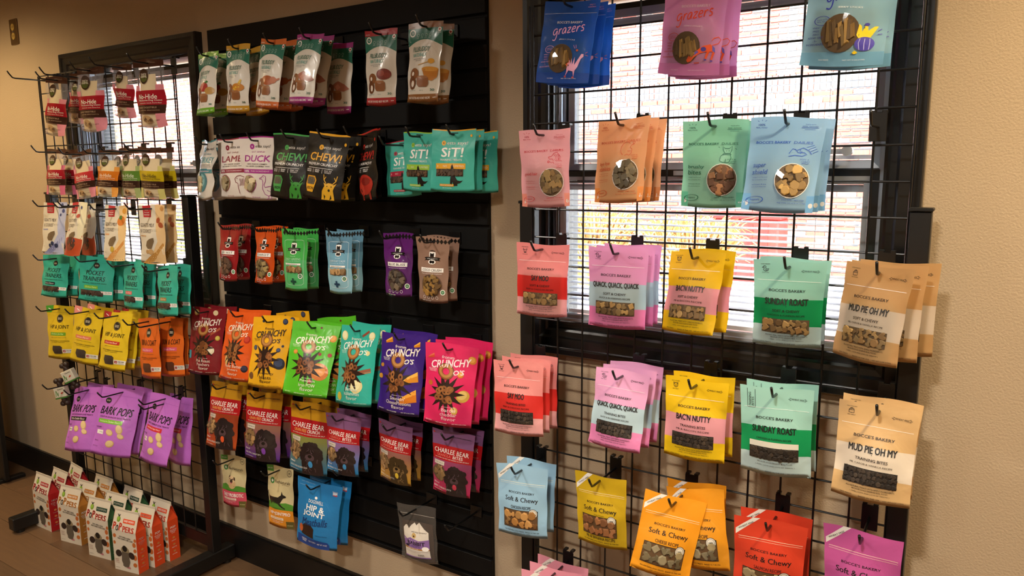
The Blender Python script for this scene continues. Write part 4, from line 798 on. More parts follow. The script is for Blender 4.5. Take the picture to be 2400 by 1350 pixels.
ING = dict(beef=[('E', .68, .60, .20, .075, '#7d3428'), ('E', .62, .59, .09, .04, '#9a4a3a'), ('E', .78, .615, .08, .035, '#8a3a2c')], honey=[('P', [(.56, .60), (.96, .60), (.92, .70), (.82, .745), (.66, .735)], '#c07a24'), ('E', .76, .60, .20, .03, '#d89a3c'), ('E', .78, .50, .08, .032, '#e0a63c'), ('S', [(.44, .55), (.72, .51)], .018, '#c89a4a')], duck=[('P', [(.40, .61), (.62, .55), (.82, .60), (.95, .66), (.80, .70), (.55, .685)], '#b0705c'), ('P', [(.52, .63), (.62, .59), (.70, .64), (.60, .68)], '#c98a74')], chicken=[('E', .58, .61, .24, .07, '#a8582c'), ('E', .78, .60, .10, .05, '#b8683a'), ('S', [(.84, .60), (.96, .57)], .05, '#b8683a')], banana=[('P', [(.50, .66), (.62, .62), (.74, .52), (.78, .53), (.72, .64), (.60, .70)], '#e0b83a'), ('E', .66, .64, .20, .06, '#c8822e')], apple=[('E', .55, .58, .16, .075, '#a8342c'), ('P', [(.55, .51), (.66, .475), (.72, .50), (.62, .525)], '#3f7a34'), ('E', .78, .64, .16, .06, '#b88a3c')])
for n, c, rec, d in (('beef', '#a8242c', 'HICKORY SMOKED BEEF RECIPE', 'red'), ('honey', '#8a5a2c', 'PEANUT BUTTER AND HONEY RECIPE', 'brown'), ('duck', '#9a2c7a', 'GRILLED DUCK RECIPE', 'purple'), ('chicken', '#c8662c', 'ROASTED CHICKEN RECIPE', 'orange'), ('banana', '#c09028', 'PB & BANANA RECIPE', 'yellow'), ('apple', '#6aa82c', 'PB & APPLE RECIPE', 'lime')):
    prod('pb_' + n, 'pb', [(.08, c), (.90, '#dcd5c8'), (1, c)], pill(c, rec, ING[n]), 'white and dark green pouch with %s trim at top and foot' % d, '%s trimmed green pouches' % d, rough=.32, coat=.3, flat=.1, gus=.6)
prod('et_turkey', 'et', [(1, '#c9c4bc')], etta('TURKEY', '#2f7f8c', an_turk2), 'crinkled silvery pouch with a teal bird picture', 'silvery teal-print pouches', rough=.22, coat=.4, crease=3.0)
prod('et_lamb', 'et', [(.02, '#8a2a3c'), (1, '#d8cfc6')], etta('LAMB', '#8a2a3c', an_lamb), 'white pouch with maroon LAMB lettering', 'white lamb pouch', rough=.4)
prod('et_duck', 'et', [(.02, '#a02c86'), (1, '#d8cfc6')], etta('DUCK', '#a02c86', an_duck), 'white pouch with magenta DUCK lettering', 'white duck pouch', rough=.4)
prod('ch_green', 'ch', [(1, '#16130f')], chew('#3f9a4a', deer('#3a8a34', '#16240f')), 'black pouch with green lettering and a green deer', 'black and green pouch', rough=.35)
prod('ch_yellow', 'ch', [(1, '#16130f')], chew('#e0a424', deer('#d8a428')), 'black pouch with yellow lettering and a yellow deer', 'black and yellow pouches', rough=.35)
prod('ch_red', 'ch', [(1, '#16130f')], chew('#b8281e', boar), 'black pouch with red lettering and a red boar, turned edge-on', 'black and red pouches', rough=.35, crease=1.3)
for n, c, d in (('red', '#a8243c', 'crimson'), ('green', '#9ac83c', 'lime green'), ('yellow', '#e0a424', 'amber')):
    prod('si_' + n, 'si', [(1, '#3fae9e')], sit(c), 'turquoise pouch with a black dog silhouette and %s strip' % d, 'turquoise pouch with %s strip' % d, rough=.38)
prod('lb_red', 'lb', [(1, '#8f1c20')], zig('VERY BEST', '#8f1c20', '#6a1216', 'eye'), 'dark red slim pouch with a black diamond border', 'dark red slim pouches', rough=.2, coat=.5)
prod('lb_orange', 'lb', [(1, '#c04a18')], zig('CARROT', '#c04a18', '#8a3410', 'eye', ('#a08850', '#8a7240', '#b89c64')), 'burnt orange slim pouch with a black diamond border', 'burnt orange slim pouches', rough=.2, coat=.5)
prod('lb_green', 'lb', [(.5, '#3fa648'), (1, '#4fae68')], zig('DAILY GREENS', '#3fa648', '#b8e0c0', 'box'), 'green slim pouch with a black diamond border', 'green slim pouches')
prod('lb_blue', 'lb', [(.35, '#5b87a0'), (.6, '#6ba0b8'), (1, '#86b4c2')], zig('EVERYDAY CALM', '#5b87a0', '#d0e4ec', 'box'), 'blue slim pouch with a black diamond border', 'blue slim pouches')
prod('lb_purple', 'lb', [(1, '#5a1f6a')], zig('BLUE BLISS', '#5a1f6a', '#3a1048', 'eye', ('#6a5a4a', '#7d6c58', '#4a4038')), 'deep purple slim pouch with a black diamond border', 'deep purple slim pouch', rough=.2, coat=.5)
prod('lb_coco', 'lb', [(1, '#8f7060')], zig('COCO CRUSH', '#8f7060', '#6a5040', 'eye', ('#b0843c', '#c2984e', '#8a6228')), 'taupe slim pouch with a black diamond border', 'taupe slim pouches', rough=.2, coat=.5)
def E2(x, y, r, c, c2=None, rot=0, f=.62): return [('E', x, y, r, r * f, c, rot)] + ([('E', x - r * .12, y - r * .1, r * .75, r * f * .7, c2, rot)] if c2 else [])
def wedge(x, y, r, c, c2, a): return [('P', [(x - r, y + r * .25), (x + r * .8, y - r * .55), (x + r, y + r * .35), (x - r * .9, y + r * .6)], c), ('P', [(x - r, y + r * .25), (x + r * .8, y - r * .55), (x + r * .85, y - r * .2), (x - r * .95, y + r * .4)], c2)]
FOOD = dict(red=E2(.16, .08, .07, '#c8a45a', '#e0c68a') + E2(.70, .07, .07, '#d8c49a') + E2(.86, .45, .06, '#b8a03c', '#d0bc5a') + E2(.72, .64, .10, '#dccfae', '#e8dcc0') + [('S', [(.62, .42), (.88, .30)], .05, '#a8502c'), ('R', .0, .66, .08, .78, '#3f8a9a')],
            orange=E2(.20, .07, .03, '#7a1c18') + E2(.80, .40, .09, '#a82c20', '#c04430') + E2(.86, .82, .08, '#1c1820', '#343048') + E2(.30, .72, .11, '#d0a860', '#e0c084'),
            yellow=E2(.26, .06, .035, '#242c40') + E2(.82, .05, .07, '#242c40', '#3c4660') + E2(.12, .45, .06, '#2c3650', '#4a5674') + E2(.86, .40, .03, '#242c40') + E2(.84, .65, .13, '#202838', '#3a4560') + E2(.78, .46, .05, '#2c3650', '#4a5674') + E2(.10, .85, .08, '#6a4428'),
            green=E2(.62, .055, .025, '#6a1c28') + E2(.90, .19, .08, '#d08a34', '#e0a452') + E2(.16, .42, .05, '#c87a2c', '#d89448') + E2(.76, .66, .19, '#c8702c', '#e09448', .2) + E2(.70, .42, .035, '#982430') + E2(.90, .42, .045, '#a83a44') + E2(.60, .80, .05, '#8c2430', '#b0404c'),
            teal=E2(.12, .13, .09, '#d8cc92', '#e6deb2', .9) + E2(.82, .12, .08, '#d8cc92', '#e6deb2') + [('S', [(.58, .13), (.74, .06)], .045, '#8a3c24')] + E2(.80, .34, .05, '#d8cc92') + [('S', [(.60, .60), (.92, .54)], .05, '#8a4a2c'), ('S', [(.62, .62), (.93, .57)], .02, '#a86a44')] + E2(.66, .76, .14, '#d6c890', '#e4daa8') + E2(.14, .90, .08, '#c8b23c'),
            purple=wedge(.18, .09, .08, '#c87c1c', '#e8ac44', 0) + wedge(.80, .11, .07, '#c87c1c', '#e8ac44', 0) + wedge(.78, .52, .14, '#d0861f', '#eab24c', 0) + wedge(.76, .76, .17, '#d0761c', '#e8a23c', 0) + E2(.06, .42, .04, '#b8822c') + E2(.04, .56, .05, '#c08a30') ,
            pink=E2(.90, .17, .08, '#c87c2c', '#e0a04c', .3) + wedge(.12, .16, .06, '#c8442c', '#d86a4c', 0) + E2(.72, .36, .06, '#c87c2c', '#e0a04c') + E2(.80, .62, .12, '#c8a04a', '#dcbc70', -.4) + E2(.12, .50, .05, '#b8642c') + E2(.66, .80, .07, '#d0a850', '#e0c078', .5))
for i, (n, base, tc, fl, c1, c2, d) in enumerate((('red', '#7d1a22', '#e8dccc', ['Pot Roast', 'Punchers', 'flavor'], '#c8a45a', '#d8c49a', 'dark red'), ('orange', '#d8561a', '#e8d8c4', ['Peanut Butter', 'Jammers', 'flavor'], '#a8342c', '#c89a4a', 'orange'), ('yellow', '#e0a61c', '#2a2018', ['blueberry', 'blasts', 'flavor'], '#2c3448', '#3a4258', 'golden yellow'), ('green', '#54b324', '#eef0d8', ['Pumpkin', 'kran POW', 'flavor'], '#d87a28', '#a8242c', 'bright green'), ('teal', '#2fa898', '#dceae0', ['Banana', 'kablammas', 'flavor'], '#d8cc8a', '#b06a3c', 'turquoise'), ('purple', '#3a1f78', '#eee6da', ["Smokin'", 'CheesePlosions', 'flavor'], '#e09a2c', '#e8ac44', 'dark purple'), ('pink', '#d8285f', '#f4dce0', ['Bacon', 'cheddar', 'flavor'], '#e09a3c', '#c87828', 'hot pink'))):
    prod('cr_' + n, 'cr', [(1, base)], crunchy(tc, fl, FOOD[n], i + 3), '%s pouch with ring biscuits on a dark starburst' % d, '%s starburst pouches' % d, rough=.3, coat=.2)
for n, top, mid1, mid2, sub, fl, c, tg, bites, d in (('orange', '#c08a1c', '#8a3418', '#b0481c', 'GRAIN FREE', 'BACON & APPLE FLAVOR', '#7a3a1c', '#d8562c', 0, 'gold topped orange'), ('purple', '#c08a1c', '#8a5a4a', '#4a1f7a', 'GRAIN FREE', 'TURKEY, POTATO & CRANBERRY FLAVOR', '#5a3a6a', '#7a3fa0', 0, 'gold topped purple'), ('blue', '#c08a1c', '#7a7a3c', '#1f6a8c', 'GRAIN FREE', 'CHICKEN, PUMPKIN & BLUEBERRY FLAVOR', '#2c4a52', '#3a8ac0', 0, 'gold topped blue'),
                                               ('bblue', '#7a5078', '#7f5a86', '#1f74a8', 'GRANOLA', 'BLUEBERRY PIE FLAVOR', '#2c4a6a', '#3a8ac0', 1, 'mauve topped blue'), ('yellow', '#7a5078', '#8a5a50', '#b88a2c', 'GRANOLA', 'CHEESECAKE FLAVOR', '#6a5028', '#d8b83c', 1, 'mauve topped amber'), ('pink', '#7a5078', '#8c3a5c', '#b02450', 'GRANOLA', 'BERRY COBBLER FLAVOR', '#6a2440', '#c83a50', 1, 'mauve topped raspberry')):
    H_ = (206 if bites else 266) / 1000
    prod('cb_' + n, 'bb' if bites else 'cb', [(.24, top), (.47, '#a8181e'), (1, grad(mid1, mid2, -H_ * .5, -H_ * .92))], bear(sub, fl, c, tg, bites, '#22181a' if n != 'yellow' else '#3a2c18'), '%s pouch with a red band and shaggy dog face' % d, '%s dog-face pouches' % d, rough=.25, coat=.4)
prod('pn_pro', 'pn', [(.69, '#c9b98c'), (1, '#c8485c')], petnat('#c8485c', 'DAILY PROBIOTIC', dog_sit), 'cream pouch with a pink foot band and a pug picture', 'cream and pink pouch', rough=.4)
prod('pn_joint', 'pj', [(.69, '#c9b98c'), (1, '#d88a24')], petnat('#d88a24', 'HIP+JOINTPRO', dog_run), 'cream pouch with an orange foot band and a running black dog', 'cream and orange pouch', rough=.4)
prod('dw', 'dw', [(1, '#1f74b0')], [('S', [(.05, .10), (.45, .105)], .004, '#9ac0dc'), ('T', 'EASY OPEN POUCH', .25, .05, .30, .012, '#9ac0dc'), ('R', .80, .11, .90, .165, '#c8d0dc'), ('R', .80, .14, .90, .165, '#a83a48'), ('T', 'MADE IN USA', .85, .10, .12, .012, Wh), ('E', .45, .255, .03, .02, Wh), ('T', 'DOGSWELL', .46, .315, .34, .05, Wh, .008), ('T', 'HIP &', .46, .41, .42, .082, Wh, .03), ('T', 'JOINT', .44, .505, .52, .085, Wh, .03), ('T', 'Meatballs', .47, .615, .62, .11, '#16386c', .02, .3, -.1), ('P', [(.14, .84), (.15, .72), (.24, .66), (.38, .66), (.48, .72), (.48, .86)], '#2a1a14'), ('E', .12, .76, .06, .06, '#b85a2c'), ('P', [(.03, .86), (.50, .87), (.80, .885), (.84, .92), (.84, 1), (.03, 1)], '#1c3f86'), ('T', 'GRAIN', .22, .91, .14, .024, Wh), ('T', 'FREE', .22, .94, .10, .024, Wh), ('T', 'NO CORN', .44, .92, .18, .022, Wh), ('T', 'NET WT 14 OZ', .68, .93, .22, .022, Wh), ('T', 'CHICKEN RECIPE', .66, .80, .26, .014, '#0f3058')],
     'blue pouch with white lettering and a dark arched window', 'blue arched-window pouches', rough=.35)
prod('rabbit', 'rabbit', [(1, '#cfc8c0')], [('S', [(.03, .17), (.97, .17)], .01, '#a8a098'), ('P', [(.14, .42), (.20, .37), (.24, .36), (.30, .42), (.36, .36), (.45, .31), (.50, .35), (.57, .30), (.72, .40), (.82, .45), (.84, .90), (.16, .90)], '#d8cfc4'), ('P', [(.14, .56), (.24, .60), (.36, .56), (.60, .60), (.83, .57), (.835, .74), (.15, .74)], '#8a68a4'), ('E', .46, .52, .06, .045, '#c0a068'), ('E', .46, .53, .02, .014, '#2a2018'), ('T', 'wild dog company', .58, .46, .40, .035, '#5a5048', 0, .2), ('T', 'RABBIT', .50, .65, .48, .062, '#181414', .03), ('T', 'FLIPS', .50, .705, .24, .034, '#5a3c78', .0), ('P', [(.17, .72), (.22, .69), (.28, .69), (.30, .665), (.32, .69), (.30, .72), (.26, .735), (.19, .74)], '#2a1c40'), ('R', .15, .74, .835, .765, '#a8743c'), ('E', .74, .735, .08, .04, Wh), ('T', 'MADE WITH LOVE', .42, .752, .30, .014, Wh), ('S', [(.18, .79), (.80, .79)], .004, '#6a5a5a'), ('S', [(.18, .81), (.62, .81)], .004, '#6a5a5a'), ('T', '|||||||', .62, .85, .14, .035, K, .02), ('R', .16, .885, .84, .905, '#8a68a4')],
     'clear pouch of dark treats with a mountain-shaped white label', 'clear rabbit-treat pouch', fill=('#3a2a20', .08, .92, .30, .98, .95), clearb=('#cfc8c0',), rough=.1)
for t, fam, d, sh in (('nl_a', 'nl', 'clear red-label chew pouch at the outlet end of the top row', 'outlet-end red-label chew'), ('nl_b', 'nm', 'short clear red-label chew pouch set back in the top row', 'set-back red-label chew'), ('nl_c', 'nl', 'large crinkled clear red-label chew pouch in the top row', 'crinkled red-label chew'), ('nl_d', 'nm', 'short clear red-label chew pouch between the two large ones', 'short red-label chew'), ('nl_e', 'nl', 'large clear red-label chew pouch at the slatwall end of the top row', 'slatwall-end red-label chew')):
    prod(t, fam, [(.11, '#4a2a1e'), (.46, '#f2f2f6'), (.68, '#b01c2c'), (.81, '#3f241c'), (1, '#f0d8d4')], [('R', 0, .38, .14, .46, '#e08a94'), ('R', .74, .38, 1, .46, '#e08a94'), ('R', .70, .81, 1, 1, '#e08a94')] + nohide('#b01c2c', '#e08a94'), d, sh, trans=.3, rough=.2, coat=.4, clearb=('#f2f2f6', '#f0d8d4'), fill=('#d8c49c', .14, .74, .22, .97, .9), crease=1.6 if t != 'nl_c' else 2.6)
for n, c, lt, d, tx in (('red', '#a8182c', '#d86a8a', 'crimson', '#f0e6d8'), ('salmon', '#c8343a', '#e08a94', 'tomato red', '#f0e6d8'), ('orange', '#d87a1c', '#e8a04a', 'orange', '#f0e0c0'), ('green', '#5f8a34', '#a8b878', 'moss green', '#d8e0c0'), ('yellow', '#cdb41c', '#d0c878', 'yellow', '#4a3c10')):
    prod('ns_' + n, 'ns', [(.10, '#4a2a1e'), (.46, '#f0efee'), (.66, c), (.80, '#3a221a'), (1, '#f0efec')], [('R', 0, .36, .16, .46, lt), ('R', .82, .36, 1, .46, lt), ('R', .0, .80, .12, 1, lt), ('R', .78, .80, 1, 1, lt)] + nohide(c, lt, tx), 'small clear chew pouch with a %s label band' % d, '%s band small chew pouches' % d, trans=.25, rough=.25, coat=.4, clearb=('#f0efee', '#f0efec'), fill=('#d8c49c', .10, .88, .22, .96, .9))
fr_b = [('E', .80, .06, .06, .04, '#3f4a7a'), ('E', .88, .16, .06, .04, '#4a5488'), ('E', .78, .24, .04, .03, '#3f4a7a'), ('E', .60, .80, .06, .04, '#2f3858'), ('E', .74, .84, .06, .04, '#2f3858'), ('E', .50, .84, .05, .035, '#2f3858')]
fr_p = [('E', .78, .28, .16, .09, '#d87a24'), ('E', .74, .22, .07, .04, '#5a8a3c'), ('E', .86, .10, .09, .05, '#e0a03c'), ('E', .56, .80, .08, .05, '#c8a83c')]
fr_n = [('E', .76, .26, .07, .05, '#a8522c', .6), ('E', .86, .34, .09, .045, '#a8522c', .4), ('E', .90, .06, .07, .04, '#c08a4a'), ('E', .54, .80, .10, .045, '#c8a06a'), ('E', .40, .80, .06, .035, '#b8905a')]
fr_m = [('P', [(.04, .68), (.5, .66), (.96, .70), (1, 1), (0, 1)], '#b0421c'), ('E', .50, .78, .24, .12, '#4a3024'), ('E', .44, .86, .14, .05, '#8a4a34'), ('E', .66, .72, .04, .03, '#2f3858'), ('E', .62, .26, .10, .04, '#b84a3a'), ('E', .70, .10, .05, .03, '#3f4a7a')]
for n, tone, dk, fl, fr, d in (('blue', '#b8bcd8', '#7f84b4', 'BLUEBERRIES & VANILLA', fr_b, 'cream pouch with lilac swirl and blueberries'), ('beefa', '#e0d8b8', '#b0421c', 'BEEF & QUINOA', fr_m, 'cream pouch with rust red foot and a steak picture'), ('beefb', '#dcd8d0', '#b0421c', 'BEEF & QUINOA', fr_m, 'pale pouch with rust red foot half behind the steak one'), ('pumpkin', '#e8c48a', '#d8944a', 'PUMPKIN & CINNAMON', fr_p, 'cream pouch with orange swirl and a pumpkin'), ('peanut', '#dcb884', '#b8843c', 'PEANUT BUTTER & HONEY', fr_n, 'cream pouch with caramel swirl and peanuts')):
    prod('hk_' + n, 'hk', [(1, '#e2d8c4')], honest(tone, dk, fl, fr), d, d.replace('cream pouch', 'cream pouches', 1) if n == 'peanut' else d, trans=.2, rough=.5)
for n, pc, pt, fl, d in (('a', '#14202a', '#d8e0e0', 'Bacon Flavor', 'black'), ('b', '#7ab82c', '#e8f0c8', 'Chicken Flavor', 'lime'), ('c', '#d86a6a', '#f4dcd8', 'Salmon Flavor', 'coral'), ('d', '#a8844a', '#f0e4c8', 'Peanut Butter Flavor', 'tan')):
    prod('pk_' + n, 'pk', [(1, '#2fa892')], trainer(pc, pt, fl), 'teal pouch with a %s flavour strip' % d, 'teal pouches with %s strip' % d, rough=.5)
for n, pc, pt, fl, cr_, d in (('a', '#6aa024', '#e8f0c0', 'Chicken Jerky', '#3f9a2c', 'green'), ('b', '#d8745a', '#f8e0d0', 'Salmon Flavor', '#e08a84', 'salmon pink'), ('c', '#b8281e', '#f8dcc8', 'Grass-fed Beef', '#b8282c', 'red')):
    prod('hj_' + n, 'hj', [(1, '#d8b81c')], hipj('HIP & JOINT', pc, pt, fl, cr_), 'yellow pouch with a %s corner and flavour strip' % d, 'yellow pouches with %s strip' % d, rough=.5)
prod('sk_a', 'sk', [(1, '#d8661c')], hipj('SKIN & COAT', '#d85a7a', '#f8dcd8', 'Salmon Flavor', None, '#5a3420', .74), 'orange pouch with a pink flavour strip, next to the yellow ones', 'orange pouch', rough=.5)
prod('sk_b', 'sk', [(1, '#d8661c')], hipj('SKIN & COAT', '#d85a7a', '#f8dcd8', 'Salmon Flavor', None, '#5a3420', .74), 'orange pouch with a pink flavour strip, beside the rack post', 'orange pouches', rough=.5)
for n, pc, pt, fl, d in (('a', '#1c1418', '#e8dcd8', 'White Cheddar Flavor', 'purple pouch with a black flavour strip'), ('b', '#7ab82c', '#e8f4c0', 'Rotisserie Chicken Flavor', 'purple pouch with a lime flavour strip'), ('c', '#c8242c', '#f8dcd0', 'Sweet Potato & Apple Flavor', 'purple pouch with a red flavour strip, out in front'), ('d', '#c8242c', '#f8dcd0', 'Sweet Potato & Apple Flavor', 'purple pouch with a red flavour strip, set back by the post')):
    prod('bk_' + n, 'bk', [(1, '#b968c6')], bark(pc, pt, fl), d, {'a': 'purple pouches with black strip', 'b': 'purple pouches with lime strip', 'c': 'front purple pouch with red strip', 'd': 'set-back purple pouch with red strip'}[n], rough=.5)

# ------------------------------------------------------------------ where each hook of pouches hangs
# type, x, y, z (top middle of the front pouch), yaw, pitch, roll in degrees, size, pouches on the hook
SPOT = [
('grz_blue',0.175,-0.203,2.015,2,-8,4,0.99,3),('grz_pink',0.484,-0.204,2.019,-4,1,5,1.00,3),('grz_lblue',0.801,-0.225,2.021,1,-2,4,1.06,2),
('dly_pink',0.097,-0.205,1.716,2,0,-1,1.00,1),('dly_orange',0.317,-0.209,1.732,-12,-10,-2,1.01,3),('dly_mint',0.533,-0.202,1.722,3,-2,1,0.99,2),('dly_blue',0.691,-0.214,1.720,3,-14,2,1.03,3),
('sc_moo',0.089,-0.198,1.427,10,0,0,0.98,1),('sc_quack',0.309,-0.212,1.430,6,-1,0,1.02,3),('sc_bacn',0.503,-0.200,1.430,-16,-15,-2,0.98,2),('sc_sun',0.705,-0.203,1.421,9,5,1,0.99,2),('sc_mud',0.879,-0.208,1.421,-28,-9,1,1.01,3),
('tb_moo',0.023,-0.215,1.110,5,-3,-2,1.00,3),('tb_quack',0.320,-0.197,1.123,-2,-12,0,0.97,3),('tb_bacn',0.509,-0.200,1.129,5,0,0,0.98,2),('tb_sun',0.692,-0.210,1.139,7,4,-1,1.02,2),('tb_mud',0.897,-0.207,1.135,-1,-7,2,1.01,2),
('sf_chicken',0.026,-0.204,0.814,7,-4,-2,1.00,2),('sf_banana',0.259,-0.194,0.833,-1,0,-3,0.96,1),('sf_cheese',0.470,-0.207,0.832,29,-11,12,0.97,3),('sf_salmon',0.694,-0.212,0.831,9,5,0,1.02,2),('sf_magenta',0.882,-0.208,0.853,-4,3,-1,1.01,1),('sf_pink',0.115,-0.216,0.521,5,-3,-2,1.04,3),
('pb_beef',-0.500,-0.137,2.029,3,-1,2,0.99,1),('pb_honey',-0.323,-0.144,2.031,0,-4,2,1.01,2),('pb_duck',-0.792,-0.143,2.045,-1,-11,3,1.01,3),('pb_chicken',-0.962,-0.146,2.046,-1,-7,5,1.02,3),('pb_banana',-1.140,-0.148,2.045,0,-3,2,1.03,2),('pb_apple',-1.313,-0.141,2.036,-4,-8,-1,1.00,2),
('et_turkey',-1.360,-0.133,1.731,-17,-7,0,0.98,2),('et_lamb',-1.217,-0.137,1.735,-1,-3,-1,0.99,1),('et_duck',-1.075,-0.143,1.736,5,0,1,1.01,1),('ch_green',-0.901,-0.136,1.740,5,-6,3,0.99,1),('ch_yellow',-0.735,-0.135,1.735,3,-7,6,0.98,2),('ch_red',-0.619,-0.087,1.739,-26,-3,-3,0.99,2),
('si_red',-0.476,-0.083,1.707,2,-3,-2,0.98,1),('si_green',-0.372,-0.123,1.729,-5,-1,2,1.01,1),('si_yellow',-0.226,-0.152,1.730,8,-4,1,1.01,3),
('lb_red',-1.261,-0.138,1.428,-3,-7,-2,0.99,2),('lb_orange',-1.072,-0.132,1.427,-3,-7,-2,0.97,2),('lb_green',-0.915,-0.143,1.425,3,-2,-1,1.01,2),('lb_blue',-0.710,-0.137,1.427,1,-3,-1,0.99,2),('lb_purple',-0.488,-0.102,1.427,4,-3,0,0.97,1),('lb_coco',-0.329,-0.130,1.422,7,1,1,0.96,2),
('cr_red',-1.442,-0.122,1.103,9,-12,-2,0.94,2),('cr_orange',-1.224,-0.131,1.110,1,-16,-2,0.93,2),('cr_yellow',-1.050,-0.139,1.108,9,-16,-1,0.92,3),('cr_green',-0.824,-0.145,1.112,23,-20,5,0.91,3),('cr_teal',-0.625,-0.142,1.123,-4,-15,-4,0.94,2),('cr_purple',-0.442,-0.138,1.117,4,-10,1,0.92,2),('cr_pink',-0.254,-0.142,1.108,14,-6,2,0.90,3),
('cb_orange',-1.365,-0.120,0.816,5,-13,-2,0.93,2),('cb_purple',-1.143,-0.123,0.816,9,-9,-1,0.94,2),('cb_blue',-0.902,-0.123,0.815,7,-6,1,0.94,2),('cb_bblue',-0.728,-0.135,0.805,4,-5,0,0.98,2),('cb_yellow',-0.502,-0.129,0.815,-2,0,2,0.96,2),('cb_pink',-0.267,-0.128,0.831,6,-2,2,0.96,2),
('pn_pro',-1.392,-0.095,0.508,7,-5,-3,0.94,1),('pn_joint',-1.110,-0.101,0.527,3,-5,-4,0.97,1),('dw',-0.870,-0.125,0.530,10,-4,4,0.95,2),('rabbit',-0.445,-0.105,0.541,3,-2,-4,0.98,1),
('nl_a',-2.191,-0.227,2.006,1,-4,6,0.99,1),('nl_b',-2.158,-0.154,2.021,2,-4,4,1.01,1),('nl_c',-1.927,-0.232,2.023,5,-2,0,1.01,1),('nl_d',-1.788,-0.184,2.028,-2,2,5,1.01,1),('nl_e',-1.542,-0.230,2.020,4,1,1,1.00,1),
('ns_red',-2.288,-0.211,1.719,1,-5,1,1.00,2),('ns_salmon',-2.075,-0.218,1.706,1,-2,-5,0.99,1),('ns_orange',-1.900,-0.199,1.707,3,-8,2,0.96,2),('ns_green',-1.779,-0.191,1.712,-3,-1,0,1.00,2),('ns_yellow',-1.610,-0.210,1.711,1,2,1,1.00,2),
('hk_blue',-2.324,-0.217,1.494,10,-9,0,0.96,1),('hk_beefa',-2.126,-0.220,1.498,-2,-13,-1,0.97,1),('hk_beefb',-2.160,-0.167,1.492,-5,-5,-2,0.95,1),('hk_pumpkin',-1.886,-0.199,1.489,3,-8,0,0.96,1),('hk_peanut',-1.639,-0.202,1.495,6,-3,-1,0.97,2),
('pk_a',-2.371,-0.212,1.263,14,-9,1,0.94,2),('pk_b',-2.030,-0.217,1.276,27,-5,4,0.96,2),('pk_c',-1.794,-0.200,1.271,-4,-7,-2,0.97,2),('pk_d',-1.558,-0.205,1.268,-7,-7,-4,0.98,2),
('hj_a',-2.394,-0.209,1.037,7,-6,-3,0.93,1),('hj_b',-2.148,-0.209,1.049,7,-10,2,0.93,2),('hj_c',-1.921,-0.209,1.053,3,-13,-1,0.93,3),('sk_a',-1.719,-0.204,1.048,-3,-5,-6,0.98,1),('sk_b',-1.646,-0.155,1.047,3,-7,-6,0.95,2),
('bk_a',-2.226,-0.199,0.688,9,-21,-4,0.84,2),('bk_b',-1.956,-0.198,0.720,30,-17,8,0.84,2),('bk_c',-1.658,-0.195,0.739,5,-15,3,0.82,1),('bk_d',-1.661,-0.127,0.719,-4,-8,-4,0.83,1)]
STEP = dict(tb_moo=.04, cr_yellow=.034, cr_green=.034)
# pouches behind the front one that hang askew: (type, place in the row) -> dx, dz, yaw, pitch, roll
SKEW = {('sc_mud', 1): (.012, 0, -15, -5, 0), ('sc_mud', 2): (.028, 0, -1, 0, 0), ('sc_bacn', 1): (.004, 0, -11, -10, -1), ('sf_cheese', 1): (.03, .012, -6, -6, -11), ('sf_cheese', 2): (.02, .01, 0, 0, -4), ('cr_yellow', 2): (.02, .012, 0, -2, -8), ('cr_green', 2): (.02, .012, 4, -2, -9), ('cr_green', 1): (.03, 0, 14, -8, 0), ('ch_red', 1): (-.02, 0, -30, -2, -6), ('si_yellow', 2): (.02, -.004, 2, -1, 0), ('pb_duck', 2): (.04, -.02, -2, -2, 2), ('pb_banana', 1): (.02, -.006, 0, -4, -4)}

